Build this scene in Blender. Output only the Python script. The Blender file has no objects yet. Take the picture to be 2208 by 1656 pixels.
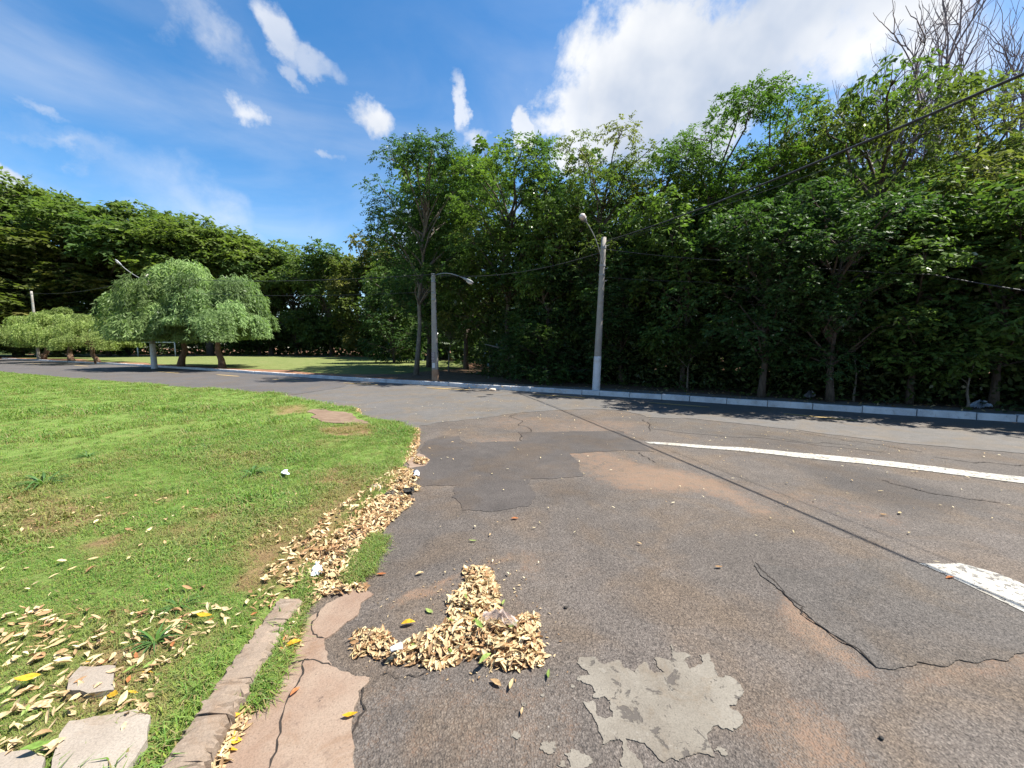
import bpy, math, random
import numpy as np
from mathutils import Vector, Matrix

rnd = random.Random(7)
RNG = np.random.default_rng(11)
SC = bpy.context.scene
COL = SC.collection

# ------------------------------------------------------------------ camera
F, EYE, PITCH = 850.0, 1.65, math.atan(80 / 850.0)      # focal length in photo pixels (2208 wide)
cd = bpy.data.cameras.new('camera')
cd.sensor_width = 36.0
cd.lens = F / 2208 * 36.0
cd.clip_start, cd.clip_end = 0.05, 2000
cam = bpy.data.objects.new('camera', cd)
COL.objects.link(cam)
cam.location = (0, 0, EYE)
cam.rotation_euler = (math.pi / 2 - PITCH, 0, 0)
SC.camera = cam


def ray(x, y):
    dx, dy = (x - 1104) / F, -(y - 828) / F
    return np.array([dx, math.cos(PITCH) + dy * math.sin(PITCH), -math.sin(PITCH) + dy * math.cos(PITCH)])


def G(x, y, z=0.0):                     # ground point (height z) seen at a photo pixel
    d = ray(x, y)
    t = (z - EYE) / d[2]
    return (d[0] * t, d[1] * t)


def GP(pts, z=0.0):
    return [G(x, y, z) for x, y in pts]


def AT(x, y, depth):                    # point at horizontal depth (world y) seen at a photo pixel
    d = ray(x, y)
    t = depth / d[1]
    return Vector((d[0] * t, depth, EYE + d[2] * t))


# ------------------------------------------------------------------ sky, sun, exposure
SUN_V = Vector((0.57, 0.0, 1.0)).normalized()            # towards the sun
EL = math.asin(SUN_V.z)
w = bpy.data.worlds.new('World')
SC.world = w
w.use_nodes = True
nt = w.node_tree
nt.nodes.clear()


def N(tree, kind, **kw):
    n = tree.nodes.new(kind)
    for k, v in kw.items():
        if k.startswith('i_'):
            n.inputs[k[2:].replace('_', ' ')].default_value = v
        else:
            setattr(n, k, v)
    return n


def M(tree, op, a, b=None, c=None, clamp=False):
    n = tree.nodes.new('ShaderNodeMath')
    n.operation = op
    n.use_clamp = clamp
    for i, v in enumerate((a, b, c)):
        if v is None:
            continue
        if isinstance(v, (int, float)):
            n.inputs[i].default_value = v
        else:
            tree.links.new(v, n.inputs[i])
    return n.outputs[0]


def VM(tree, op, a, b=None):
    n = tree.nodes.new('ShaderNodeVectorMath')
    n.operation = op
    for i, v in enumerate((a, b)):
        if v is None:
            continue
        if isinstance(v, (tuple, list, Vector)):
            n.inputs[i].default_value = v
        else:
            tree.links.new(v, n.inputs[i])
    return n


sky = N(nt, 'ShaderNodeTexSky', sky_type='NISHITA', sun_disc=False, sun_elevation=EL,
        sun_rotation=math.atan2(SUN_V.x, SUN_V.y), altitude=500, air_density=1.0, dust_density=0.6, ozone_density=2.0)
hs = N(nt, 'ShaderNodeHueSaturation', i_Saturation=1.32, i_Value=1.0, i_Hue=0.497)
nt.links.new(sky.outputs[0], hs.inputs['Color'])
bg1 = N(nt, 'ShaderNodeBackground', i_Strength=0.078)
nt.links.new(hs.outputs[0], bg1.inputs[0])
tc = N(nt, 'ShaderNodeTexCoord')
DIR = tc.outputs['Generated']
nz = N(nt, 'ShaderNodeTexNoise', i_Scale=5.0, i_Detail=8.0, i_Roughness=0.62, i_Distortion=0.4)
nt.links.new(DIR, nz.inputs['Vector'])
fine = nz.outputs[0]
mpw = N(nt, 'ShaderNodeMapping')
mpw.inputs['Scale'].default_value = (1.0, 1.0, 2.4)
mpw.inputs['Rotation'].default_value = (0, math.radians(-38), 0)
nt.links.new(DIR, mpw.inputs[0])
nw = N(nt, 'ShaderNodeTexNoise', i_Scale=2.2, i_Detail=7.0, i_Roughness=0.55, i_Distortion=0.8)
nt.links.new(mpw.outputs[0], nw.inputs['Vector'])
wisp = nw.outputs[0]


wn_ = N(nt, 'ShaderNodeTexNoise', i_Scale=7.0, i_Detail=9.0, i_Roughness=0.6)
nt.links.new(DIR, wn_.inputs['Vector'])
wo_ = VM(nt, 'SCALE', VM(nt, 'SUBTRACT', wn_.outputs['Color'], (0.5, 0.5, 0.5)).outputs[0])
wo_.inputs['Scale'].default_value = 0.26
DIRBIG = VM(nt, 'ADD', DIR, wo_.outputs[0]).outputs[0]
wn2 = N(nt, 'ShaderNodeTexNoise', i_Scale=16.0, i_Detail=8.0, i_Roughness=0.6)
nt.links.new(DIR, wn2.inputs['Vector'])
wo2 = VM(nt, 'SCALE', VM(nt, 'SUBTRACT', wn2.outputs['Color'], (0.5, 0.5, 0.5)).outputs[0])
wo2.inputs['Scale'].default_value = 0.085
DIRSMALL = VM(nt, 'ADD', DIR, wo2.outputs[0]).outputs[0]


def blob(cx, cy, rx, ry, rot, amp, soft, op):
    c = Vector(ray(cx, cy)).normalized()
    DIRW = DIRBIG if max(rx, ry) > 140 else DIRSMALL
    r = c.cross(Vector((0, 0, 1))).normalized()
    u = r.cross(c)
    a = math.radians(rot)
    r2, u2 = r * math.cos(a) + u * math.sin(a), -r * math.sin(a) + u * math.cos(a)
    k = F * (1 + ((cx - 1104) / F) ** 2 + ((cy - 828) / F) ** 2) ** 0.5
    dc = VM(nt, 'DOT_PRODUCT', DIRW, c).outputs['Value']
    dm = M(nt, 'MAXIMUM', dc, 0.02)
    p = M(nt, 'DIVIDE', VM(nt, 'DOT_PRODUCT', DIRW, r2 * (k / rx)).outputs['Value'], dm)
    q = M(nt, 'DIVIDE', VM(nt, 'DOT_PRODUCT', DIRW, u2 * (k / ry)).outputs['Value'], dm)
    ln = M(nt, 'SQRT', M(nt, 'ADD', M(nt, 'MULTIPLY', p, p), M(nt, 'MULTIPLY', q, q)))
    v = M(nt, 'SUBTRACT', M(nt, 'MULTIPLY_ADD', M(nt, 'SUBTRACT', fine, 0.5), amp, 1.0), ln)
    mr = N(nt, 'ShaderNodeMapRange', interpolation_type='SMOOTHSTEP')
    nt.links.new(v, mr.inputs[0])
    mr.inputs[1].default_value = 0.0
    mr.inputs[2].default_value = soft * (1.5 if max(rx, ry) > 140 else 1.15)
    mr.inputs[4].default_value = op
    return mr.outputs[0]


blobs = [  # cx, cy, rx, ry, rot, noise, softness, opacity
    (1450, 140, 300, 200, -8, 1.2, .26, 1.0), (1700, 60, 360, 170, -5, 1.2, .35, .98), (1340, 245, 190, 95, 0, 1.2, .28, .95),
    (1560, 250, 300, 95, 12, 1.3, .35, .92), (2000, 150, 360, 210, 25, 1.6, .8, .68), (2350, 120, 300, 260, 0, 1.7, .9, .6),
    (430, 70, 230, 80, -38, 1.3, .9, .62), (600, 75, 75, 34, -55, 2.2, .7, .72), (668, 135, 75, 26, -12, 2.0, .8, .6),
    (524, 233, 62, 40, -30, 1.6, .7, .85), (815, 262, 58, 48, -20, 1.8, .6, .95), (700, 325, 44, 17, -15, 2, .8, .55),
    (110, 310, 150, 40, 0, 1.8, .9, .55), (100, 240, 60, 20, -20, 2.0, .8, .42), (0, 395, 60, 45, 0, 1.5, .5, .9),
    (995, 250, 18, 75, 5, 2.2, .6, .7), (1130, 275, 26, 42, 0, 2.2, .5, .85), (1030, 300, 50, 30, 0, 2.0, .7, .7),
    (900, 490, 75, 75, 20, 1.8, .6, .85), (1240, 340, 75, 40, 0, 2.0, .6, .85), (630, 165, 30, 22, -40, 2.2, .7, .5),
    (470, 480, 300, 120, -24, 1.0, 1.0, .55), (180, 330, 260, 60, -10, 1.3, 1.0, .4), (-900, 150, 500, 260, 10, 2.2, 1.0, .7), (3600, 200, 700, 300, 0, 2.2, 1.0, .8),
]
acc = None
for b in blobs:
    o = blob(*b)
    acc = o if acc is None else M(nt, 'MAXIMUM', acc, o)
# thin veil of cirrus low over the whole sky, densest near the horizon
sep = N(nt, 'ShaderNodeSeparateXYZ')
nt.links.new(DIR, sep.inputs[0])
low = N(nt, 'ShaderNodeMapRange', interpolation_type='SMOOTHSTEP')
nt.links.new(sep.outputs[2], low.inputs[0])
low.inputs[1].default_value, low.inputs[2].default_value = 0.75, 0.05
low.inputs[3].default_value, low.inputs[4].default_value = 0.04, 0.85
wv = N(nt, 'ShaderNodeMapRange', interpolation_type='SMOOTHSTEP')
nt.links.new(wisp, wv.inputs[0])
wv.inputs[1].default_value, wv.inputs[2].default_value = 0.28, 0.85
veil = M(nt, 'MULTIPLY', low.outputs[0], wv.outputs[0])
mask = M(nt, 'MAXIMUM', acc, veil)
cr = N(nt, 'ShaderNodeValToRGB')
cr.color_ramp.elements[0].position, cr.color_ramp.elements[0].color = 0.36, (0.52, 0.60, 0.74, 1)
cr.color_ramp.elements[1].position, cr.color_ramp.elements[1].color = 0.60, (1.0, 1.0, 1.0, 1)
nz2 = N(nt, 'ShaderNodeTexNoise', i_Scale=3.2, i_Detail=5.0, i_Roughness=0.5)
nt.links.new(DIR, nz2.inputs['Vector'])
nt.links.new(nz2.outputs[0], cr.inputs[0])
bg2 = N(nt, 'ShaderNodeBackground', i_Strength=0.385)
nt.links.new(cr.outputs[0], bg2.inputs[0])
mx = N(nt, 'ShaderNodeMixShader')
nt.links.new(mask, mx.inputs[0])
nt.links.new(bg1.outputs[0], mx.inputs[1])
nt.links.new(bg2.outputs[0], mx.inputs[2])
wo = N(nt, 'ShaderNodeOutputWorld')
nt.links.new(mx.outputs[0], wo.inputs[0])

sd = bpy.data.lights.new('sun', 'SUN')
sd.energy = 5.0
sd.angle = math.radians(0.5)
sd.color = (1.0, 0.95, 0.86)
sun = bpy.data.objects.new('sun', sd)
COL.objects.link(sun)
sun.rotation_euler = SUN_V.to_track_quat('Z', 'Y').to_euler()
sun.location = SUN_V * 60

SC.view_settings.view_transform = 'Standard'
SC.view_settings.look = 'None'
SC.view_settings.gamma = 1
SC.view_settings.use_curve_mapping = False
SC.view_settings.exposure = 1.5
SC.render.engine = 'CYCLES'
SC.cycles.max_bounces = 6
SC.cycles.diffuse_bounces = 3
SC.cycles.transmission_bounces = 4


# ------------------------------------------------------------------ object helpers
def tag(o, label=None, cat=None, group=None, kind=None):
    if label: o['label'] = label
    if cat: o['category'] = cat
    if group: o['group'] = group
    if kind: o['kind'] = kind
    return o


def link(o, parent=None):
    COL.objects.link(o)
    if parent is not None:
        o.parent = parent
    return o


def empty(name, loc, rz=0.0):
    o = bpy.data.objects.new(name, None)
    o.empty_display_size = 0.2
    o.location = loc
    o.rotation_euler = (0, 0, rz)
    return link(o)


def mesh_np(name, V, Fq, mats, col=None, smooth=False, attrs=None):
    """V (n,3), Fq: list of (m,k) int arrays (k = 3 or 4), mats: material"""
    me = bpy.data.meshes.new(name)
    Fq = [f for f in (Fq if isinstance(Fq, list) else [Fq]) if len(f)]
    nl = sum(f.size for f in Fq)
    nf = sum(len(f) for f in Fq)
    me.vertices.add(len(V))
    me.vertices.foreach_set('co', np.asarray(V, np.float32).ravel())
    me.loops.add(nl)
    me.loops.foreach_set('vertex_index', np.concatenate([f.ravel() for f in Fq]).astype(np.int32))
    me.polygons.add(nf)
    tot = np.concatenate([np.full(len(f), f.shape[1], np.int32) for f in Fq])
    me.polygons.foreach_set('loop_start', np.concatenate([[0], np.cumsum(tot)[:-1]]).astype(np.int32))
    me.polygons.foreach_set('loop_total', tot)
    me.polygons.foreach_set('use_smooth', np.full(nf, bool(smooth)))
    me.update(calc_edges=True)
    if col is not None:
        a = me.attributes.new('Col', 'FLOAT_COLOR', 'POINT')
        c = np.ones((len(V), 4), np.float32)
        c[:, :3] = col
        a.data.foreach_set('color', c.ravel())
    for k, v in (attrs or {}).items():
        a = me.attributes.new(k, 'FLOAT', 'POINT')
        a.data.foreach_set('value', np.asarray(v, np.float32))
    me.materials.append(mats)
    return me


def obj(name, me, parent=None, loc=None):
    o = bpy.data.objects.new(name, me)
    if loc is not None:
        o.location = loc
    return link(o, parent)


class MB:
    """collects simple solids, builds one mesh"""
    def __init__(s):
        s.v, s.f, s.n = [], {3: [], 4: []}, 0

    def add(s, V, faces):
        V = np.asarray(V, float)
        for f in faces:
            s.f[len(f)].append([i + s.n for i in f])
        s.v.append(V)
        s.n += len(V)
        return s

    def tube(s, P, R, n=7, cap=True):
        P = [Vector(p) for p in P]
        if not hasattr(R, '__len__'):
            R = [R] * len(P)
        V, ref = [], None
        for i, p in enumerate(P):
            d = (P[min(i + 1, len(P) - 1)] - P[max(i - 1, 0)]).normalized()
            if ref is None:
                ref = d.orthogonal().normalized()
            ref = (ref - d * ref.dot(d)).normalized()
            b = d.cross(ref)
            for k in range(n):
                a = 2 * math.pi * k / n
                V.append(p + (ref * math.cos(a) + b * math.sin(a)) * R[i])
        Fs = []
        for i in range(len(P) - 1):
            for k in range(n):
                k2 = (k + 1) % n
                Fs.append((i * n + k, i * n + k2, (i + 1) * n + k2, (i + 1) * n + k))
        if cap:
            c0, c1 = len(V), len(V) + 1
            V += [P[0], P[-1]]
            m = (len(P) - 1) * n
            for k in range(n):
                k2 = (k + 1) % n
                Fs.append((c0, k2, k))
                Fs.append((c1, m + k, m + k2))
        return s.add(V, Fs)

    def box(s, c, size, rz=0.0, taper=1.0, jit=0.0):
        x, y, z = (q / 2 for q in size)
        ca, sa = math.cos(rz), math.sin(rz)
        V = []
        for dz, t in ((-z, 1.0), (z, taper)):
            for dx, dy in ((-x, -y), (x, -y), (x, y), (-x, y)):
                px, py = dx * t + rnd.uniform(-jit, jit), dy * t + rnd.uniform(-jit, jit)
                V.append((c[0] + px * ca - py * sa, c[1] + px * sa + py * ca, c[2] + dz + rnd.uniform(-jit, jit)))
        return s.add(V, [(3, 2, 1, 0), (4, 5, 6, 7), (0, 1, 5, 4), (1, 2, 6, 5), (2, 3, 7, 6), (3, 0, 4, 7)])

    def mesh(s, name, mat, smooth=False):
        return mesh_np(name, np.concatenate(s.v), [np.array(f, np.int32).reshape(-1, k) for k, f in s.f.items()], mat, smooth=smooth)

    def build(s, name, mat, parent=None, smooth=False, bevel=0.0):
        o = obj(name, s.mesh(name, mat, smooth), parent)
        if bevel:
            m = o.modifiers.new('bevel', 'BEVEL')
            m.width, m.segments, m.limit_method = bevel, 2, 'ANGLE'
        return o


def ragged(poly, amp, step, seed=0, closed=True):
    r = np.random.default_rng(seed)
    out = []
    n = len(poly)
    for i in range(n if closed else n - 1):
        a, b = np.array(poly[i]), np.array(poly[(i + 1) % n])
        pts = [a, b]
        while np.linalg.norm(pts[1] - pts[0]) > step:
            q = [pts[0]]
            for p1, p2 in zip(pts[:-1], pts[1:]):
                L = np.linalg.norm(p2 - p1)
                nrm = np.array([-(p2 - p1)[1], (p2 - p1)[0]])
                q += [(p1 + p2) / 2 + nrm * r.normal() * amp, p2]
            pts = q
        out += [tuple(p) for p in pts[:-1]]
    if not closed:
        out.append(tuple(poly[-1]))
    return out


def sheet(name, poly, z, mat, thick=0.0, parent=None, kind='structure', label=None):
    """flat polygon (may be concave) with a skirt of the given thickness"""
    from mathutils.geometry import tessellate_polygon
    tri = tessellate_polygon([[Vector((x, y, 0)) for x, y in poly]])
    V = [(x, y, z) for x, y in poly]
    n = len(V)
    Ts = []
    for a, b, c in tri:
        ux, uy = poly[b][0] - poly[a][0], poly[b][1] - poly[a][1]
        vx, vy = poly[c][0] - poly[a][0], poly[c][1] - poly[a][1]
        Ts.append((a, b, c) if ux * vy - uy * vx > 0 else (a, c, b))
    Q = []
    if thick:
        V += [(x, y, z - thick) for x, y in poly]
        area = sum(poly[i][0] * poly[(i + 1) % n][1] - poly[(i + 1) % n][0] * poly[i][1] for i in range(n))
        for i in range(n):
            j = (i + 1) % n
            Q.append((i, n + i, n + j, j) if area > 0 else (j, n + j, n + i, i))
    fs = [np.array(Ts, np.int32).reshape(-1, 3)]
    if Q:
        fs.append(np.array(Q, np.int32))
    o = obj(name, mesh_np(name, np.array(V), fs, mat), parent)
    if parent is None:
        tag(o, kind=kind, label=label)
    return o


def inside(P, poly):
    x, y = P[:, 0], P[:, 1]
    r = np.zeros(len(P), bool)
    n = len(poly)
    for i in range(n):
        x1, y1 = poly[i]
        x2, y2 = poly[(i + 1) % n]
        c = ((y1 > y) != (y2 > y)) & (x < (x2 - x1) * (y - y1) / ((y2 - y1) or 1e-9) + x1)
        r ^= c
    return r


def sdist(P, poly, closed=True):
    """distance to outline, positive inside"""
    d = np.full(len(P), 1e9)
    n = len(poly)
    for i in range(n if closed else n - 1):
        a, b = np.array(poly[i]), np.array(poly[(i + 1) % n])
        ab = b - a
        t = np.clip(((P - a) @ ab) / max(ab @ ab, 1e-12), 0, 1)
        d = np.minimum(d, np.linalg.norm(P - a - t[:, None] * ab, axis=1))
    return np.where(inside(P, poly), d, -d) if closed else d


def sstep(x, a, b):
    t = np.clip((x - a) / (b - a), 0, 1)
    return t * t * (3 - 2 * t)


def vnoise(P, scale, seed=0):
    """cheap 2-D value noise in numpy, 0..1"""
    r = np.random.default_rng(seed)
    T = r.random((256, 256))
    q = P * scale
    i = np.floor(q).astype(int)
    f = q - i
    f = f * f * (3 - 2 * f)
    g = lambda a, b: T[(i[:, 0] + a) % 256, (i[:, 1] + b) % 256]
    return (g(0, 0) * (1 - f[:, 0]) + g(1, 0) * f[:, 0]) * (1 - f[:, 1]) + (g(0, 1) * (1 - f[:, 0]) + g(1, 1) * f[:, 0]) * f[:, 1]


def fbm(P, scale, seed=0, octs=4):
    s, a, t = 0, 1, 0
    for k in range(octs):
        s = s + a * vnoise(P, scale * 2 ** k, seed + k)
        t += a
        a *= 0.5
    return s / t


# ------------------------------------------------------------------ materials
def mat(name):
    m = bpy.data.materials.new(name)
    m.use_nodes = True
    t = m.node_tree
    t.nodes.clear()
    out = N(t, 'ShaderNodeOutputMaterial')
    p = N(t, 'ShaderNodeBsdfPrincipled')
    t.links.new(p.outputs[0], out.inputs[0])
    return m, t, p


def tnoise(t, scale, detail=4.0, rough=0.55, vec=None, dist=0.0):
    n = N(t, 'ShaderNodeTexNoise', i_Scale=scale, i_Detail=detail, i_Roughness=rough, i_Distortion=dist)
    if vec is None:
        g = N(t, 'ShaderNodeNewGeometry')
        vec = g.outputs['Position']
    t.links.new(vec, n.inputs['Vector'])
    return n.outputs[0]


def ramp(t, fac, stops, interp='LINEAR'):
    r = N(t, 'ShaderNodeValToRGB')
    e = r.color_ramp.elements
    r.color_ramp.interpolation = interp
    while len(e) < len(stops):
        e.new(0.5)
    for el, (p, c) in zip(e, stops):
        el.position = p
        el.color = (*c, 1) if hasattr(c, '__len__') else (c, c, c, 1)
    t.links.new(fac, r.inputs[0])
    return r.outputs[0]


def mixc(t, fac, a, b, mode='MIX'):
    n = N(t, 'ShaderNodeMix', data_type='RGBA', blend_type=mode)
    for i, v in ((0, fac), (6, a), (7, b)):
        if isinstance(v, (int, float)):
            n.inputs[i].default_value = v
        elif isinstance(v, tuple):
            n.inputs[i].default_value = (*v, 1)
        else:
            t.links.new(v, n.inputs[i])
    return n.outputs[2]


def mrange(t, v, a, b, c=0.0, d=1.0):
    n = N(t, 'ShaderNodeMapRange', interpolation_type='SMOOTHSTEP')
    t.links.new(v, n.inputs[0])
    for i, x in zip((1, 2, 3, 4), (a, b, c, d)):
        n.inputs[i].default_value = x
    return n.outputs[0]


def bump(t, p, h, strength=0.5, dist=0.01):
    b = N(t, 'ShaderNodeBump', i_Strength=strength, i_Distance=dist)
    t.links.new(h, b.inputs['Height'])
    t.links.new(b.outputs[0], p.inputs['Normal'])


def attr(t, name, kind='GEOMETRY', out='Fac'):
    a = N(t, 'ShaderNodeAttribute', attribute_name=name, attribute_type=kind)
    return a.outputs[out]


def asphalt(name, base, speck, vor=70.0, spk=0.5, bumpd=0.006, sand=False, tone=0.25):
    m, t, p = mat(name)
    g = N(t, 'ShaderNodeNewGeometry')
    pos = g.outputs['Position']
    v = N(t, 'ShaderNodeTexVoronoi', i_Scale=vor)
    t.links.new(pos, v.inputs['Vector'])
    v2 = N(t, 'ShaderNodeTexVoronoi', i_Scale=vor * 2.3)
    t.links.new(pos, v2.inputs['Vector'])
    wn = N(t, 'ShaderNodeSeparateColor')
    t.links.new(v.outputs['Color'], wn.inputs[0])
    big = tnoise(t, 0.55, 5.0, 0.6, pos)
    mid = tnoise(t, 5.0, 5.0, 0.65, pos)
    c = mixc(t, M(t, 'MULTIPLY', mrange(t, wn.outputs[0], 0.35, 0.95), spk), base, speck)
    c = mixc(t, M(t, 'MULTIPLY', mrange(t, v.outputs['Distance'], 0.45, 0.8), 0.75 * spk + .12), c, tuple(q * 0.35 for q in base))
    c = mixc(t, 1.0, c, ramp(t, big, [(0.3, 1 - tone), (0.7, 1 + tone)]), 'MULTIPLY')
    c = mixc(t, 1.0, c, ramp(t, mid, [(0.3, 0.84), (0.7, 1.12)]), 'MULTIPLY')
    pit = tnoise(t, 46.0 if vor > 80 else 40.0, 3.0, 0.7, pos, .4)
    c = mixc(t, 1.0, c, ramp(t, pit, [(0.34, 1 - .75 * spk), (0.46, 1.0), (0.56, 1.02), (0.70, 1 + .55 * spk)]), 'MULTIPLY')
    warm = tnoise(t, 1.3, 5.0, 0.6, pos, .5)
    c = mixc(t, mrange(t, warm, .42, .68, 0, .8), c, mixc(t, 1.0, c, (1.16, 1.0, .80), 'MULTIPLY'))
    h = M(t, 'ADD', M(t, 'MULTIPLY', v.outputs['Distance'], -0.5), M(t, 'MULTIPLY', pit, 1.6))
    if sand:
        sn = tnoise(t, 9.0, 6.0, 0.7, pos)
        s = M(t, 'ADD', attr(t, 'sand'), M(t, 'MULTIPLY', M(t, 'SUBTRACT', sn, 0.5), 0.9))
        # sand fills the pits between the stones first
        s = M(t, 'ADD', s, M(t, 'MULTIPLY', M(t, 'SUBTRACT', v.outputs['Distance'], 0.4), 0.35))
        sm = mrange(t, s, 0.30, 0.85, 0.0, 0.92)
        sc = mixc(t, mrange(t, sn, 0.3, 0.7), (0.185, 0.125, 0.082), (0.15, 0.092, 0.060))
        c = mixc(t, sm, c, sc)
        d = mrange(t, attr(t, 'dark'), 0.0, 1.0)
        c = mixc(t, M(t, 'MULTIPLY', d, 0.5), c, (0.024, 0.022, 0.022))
        bits = N(t, 'ShaderNodeTexVoronoi', i_Scale=7.0)
        t.links.new(pos, bits.inputs['Vector'])
        bw = M(t, 'LESS_THAN', M(t, 'ADD', bits.outputs['Distance'], M(t, 'MULTIPLY', mid, 0.12)), 0.10)
        c = mixc(t, M(t, 'MULTIPLY', bw, M(t, 'MULTIPLY', attr(t, 'pale'), 1.0)), c, (0.22, 0.20, 0.175))
        h = M(t, 'MULTIPLY', h, M(t, 'SUBTRACT', 1.0, M(t, 'MULTIPLY', sm, 0.75)))
    t.links.new(c, p.inputs['Base Color'])
    p.inputs['Roughness'].default_value = 0.82
    p.inputs['Specular IOR Level'].default_value = 0.35
    bump(t, p, h, 0.9, bumpd)
    return m


def simple(name, c1, c2, scale=6.0, rough=0.85, bscale=40.0, bd=0.004, spec=0.3, detail=5.0, lo=.35, hi=.65):
    m, t, p = mat(name)
    n = tnoise(t, scale, detail, 0.62)
    t.links.new(mixc(t, mrange(t, n, lo, hi), c1, c2), p.inputs['Base Color'])
    p.inputs['Roughness'].default_value = rough
    p.inputs['Specular IOR Level'].default_value = spec
    if bd:
        bump(t, p, tnoise(t, bscale, 5.0, 0.65), 0.8, bd)
    return m


m_road = asphalt('road_asphalt', (0.089, 0.083, 0.078), (0.132, 0.125, 0.115), 90, 0.28, 0.003, tone=0.10)
m_road_old = asphalt('left_road_asphalt', (0.071, 0.066, 0.065), (0.108, 0.101, 0.097), 90, 0.3, 0.003, tone=0.12)
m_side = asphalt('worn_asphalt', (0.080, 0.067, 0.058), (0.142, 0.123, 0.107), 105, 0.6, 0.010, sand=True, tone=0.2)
m_tar = asphalt('tar_patch', (0.054, 0.046, 0.042), (0.088, 0.080, 0.072), 110, 0.4, 0.004, tone=0.22)
m_greytar = asphalt('grey_patch', (0.071, 0.062, 0.055), (0.125, 0.110, 0.098), 100, 0.6, 0.010, tone=0.2)


def concrete(name, c1, c2, c3, holes=None, hscale=7.5, lo=.60):
    m, t, p = mat(name)
    a, b = tnoise(t, 2.2, 6, .65), tnoise(t, 14, 6, .7)
    c = mixc(t, mrange(t, a, .35, .65), c1, c2)
    c = mixc(t, mrange(t, b, .56, .72, 0, .7), c, c3)
    h = tnoise(t, 60, 5, .7)
    gr = tnoise(t, 150, 3, .6)
    c = mixc(t, 1.0, c, ramp(t, gr, [(.32, .78), (.5, 1.0), (.68, 1.14)]), 'MULTIPLY')
    st = tnoise(t, 4.2, 7, .72, dist=.8)
    c = mixc(t, mrange(t, st, .50, .68, 0, .6), c, mixc(t, 1.0, c, (.80, .68, .56), 'MULTIPLY'))
    if holes:
        hn = tnoise(t, hscale, 6, .70, dist=.6)
        k = mrange(t, hn, lo, lo + .05)
        c = mixc(t, M(t, 'MULTIPLY', k, .9), c, holes)
        pit = N(t, 'ShaderNodeTexVoronoi', i_Scale=45.0)
        gg = N(t, 'ShaderNodeNewGeometry')
        t.links.new(gg.outputs['Position'], pit.inputs['Vector'])
        pk = M(t, 'LESS_THAN', pit.outputs['Distance'], 0.13)
        c = mixc(t, M(t, 'MULTIPLY', pk, .6), c, holes)
        h = M(t, 'SUBTRACT', h, M(t, 'MULTIPLY', k, 1.2))
    t.links.new(c, p.inputs['Base Color'])
    p.inputs['Roughness'].default_value = .88
    bump(t, p, h, .7, .004)
    return m


m_splat = concrete('spilled_concrete', (0.152, 0.136, 0.112), (0.115, 0.1, 0.08), (0.185, 0.17, 0.145), (0.052, 0.044, 0.038), 9.0, .57)
m_gutter = concrete('gutter_concrete', (0.165, 0.108, 0.075), (0.2, 0.148, 0.11), (0.115, 0.078, 0.058), (0.085, 0.058, 0.044), 5, .66)
m_slab = concrete('pale_concrete', (0.253, 0.220, 0.182), (0.209, 0.176, 0.143), (0.286, 0.259, 0.220))
m_kerbold = concrete('old_kerb_concrete', (0.205, 0.155, 0.115), (0.161, 0.124, 0.093), (0.248, 0.205, 0.161))
m_walk = concrete('pavement_concrete', (0.150, 0.126, 0.102), (0.114, 0.093, 0.075), (0.180, 0.156, 0.126))
m_kerbwhite = concrete('whitewashed_kerb', (0.56, 0.57, 0.58), (0.42, 0.43, 0.45), (0.22, 0.20, 0.18))
m_white = concrete('white_road_paint', (0.345, 0.335, 0.300), (0.300, 0.285, 0.250), (0.17, 0.158, 0.143), (0.085, 0.075, 0.067), 22, .54)
m_yellow = concrete('yellow_road_paint', (0.331, 0.230, 0.086), (0.288, 0.202, 0.086), (0.158, 0.130, 0.086), (0.085, 0.078, 0.072), 16, .56)
m_soil = simple('red_soil', (0.150, 0.071, 0.038), (0.217, 0.120, 0.068), 1.6, 0.95, 25, 0.02)
m_forest = simple('forest_floor', (0.080, 0.050, 0.030), (0.136, 0.084, 0.048), 3.0, 0.95, 25, 0.03)


def lawn_mat(name, far=False):
    m, t, p = mat(name)
    a = tnoise(t, 0.55 if not far else 0.16, 6, .62)
    b = tnoise(t, 6.0 if not far else 1.4, 6, .7)
    f = tnoise(t, 70 if not far else 9, 4, .7)
    c = mixc(t, mrange(t, b, .35, .65), *(((0.105, 0.135, 0.040), (0.150, 0.165, 0.062)) if far else ((0.120, 0.200, 0.038), (0.170, 0.232, 0.062))))
    c = mixc(t, mrange(t, a, .55, .75, 0, .6 if far else .3), c, (0.215, 0.17, 0.075))
    if not far:
        c = mixc(t, mrange(t, attr(t, 'straw'), .1, .9, 0, .95), c, mixc(t, mrange(t, b, .4, .6), (0.26, 0.175, 0.09), (0.19, 0.12, 0.063)))
    c = mixc(t, 1.0, c, ramp(t, f, [(0.3, .6), (0.7, 1.25)]), 'MULTIPLY')
    t.links.new(c, p.inputs['Base Color'])
    p.inputs['Roughness'].default_value = .95
    p.inputs['Specular IOR Level'].default_value = .1
    bump(t, p, f, 1.0, .03)
    return m


m_lawn = lawn_mat('lawn_turf')
m_field = lawn_mat('field_turf', True)



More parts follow.
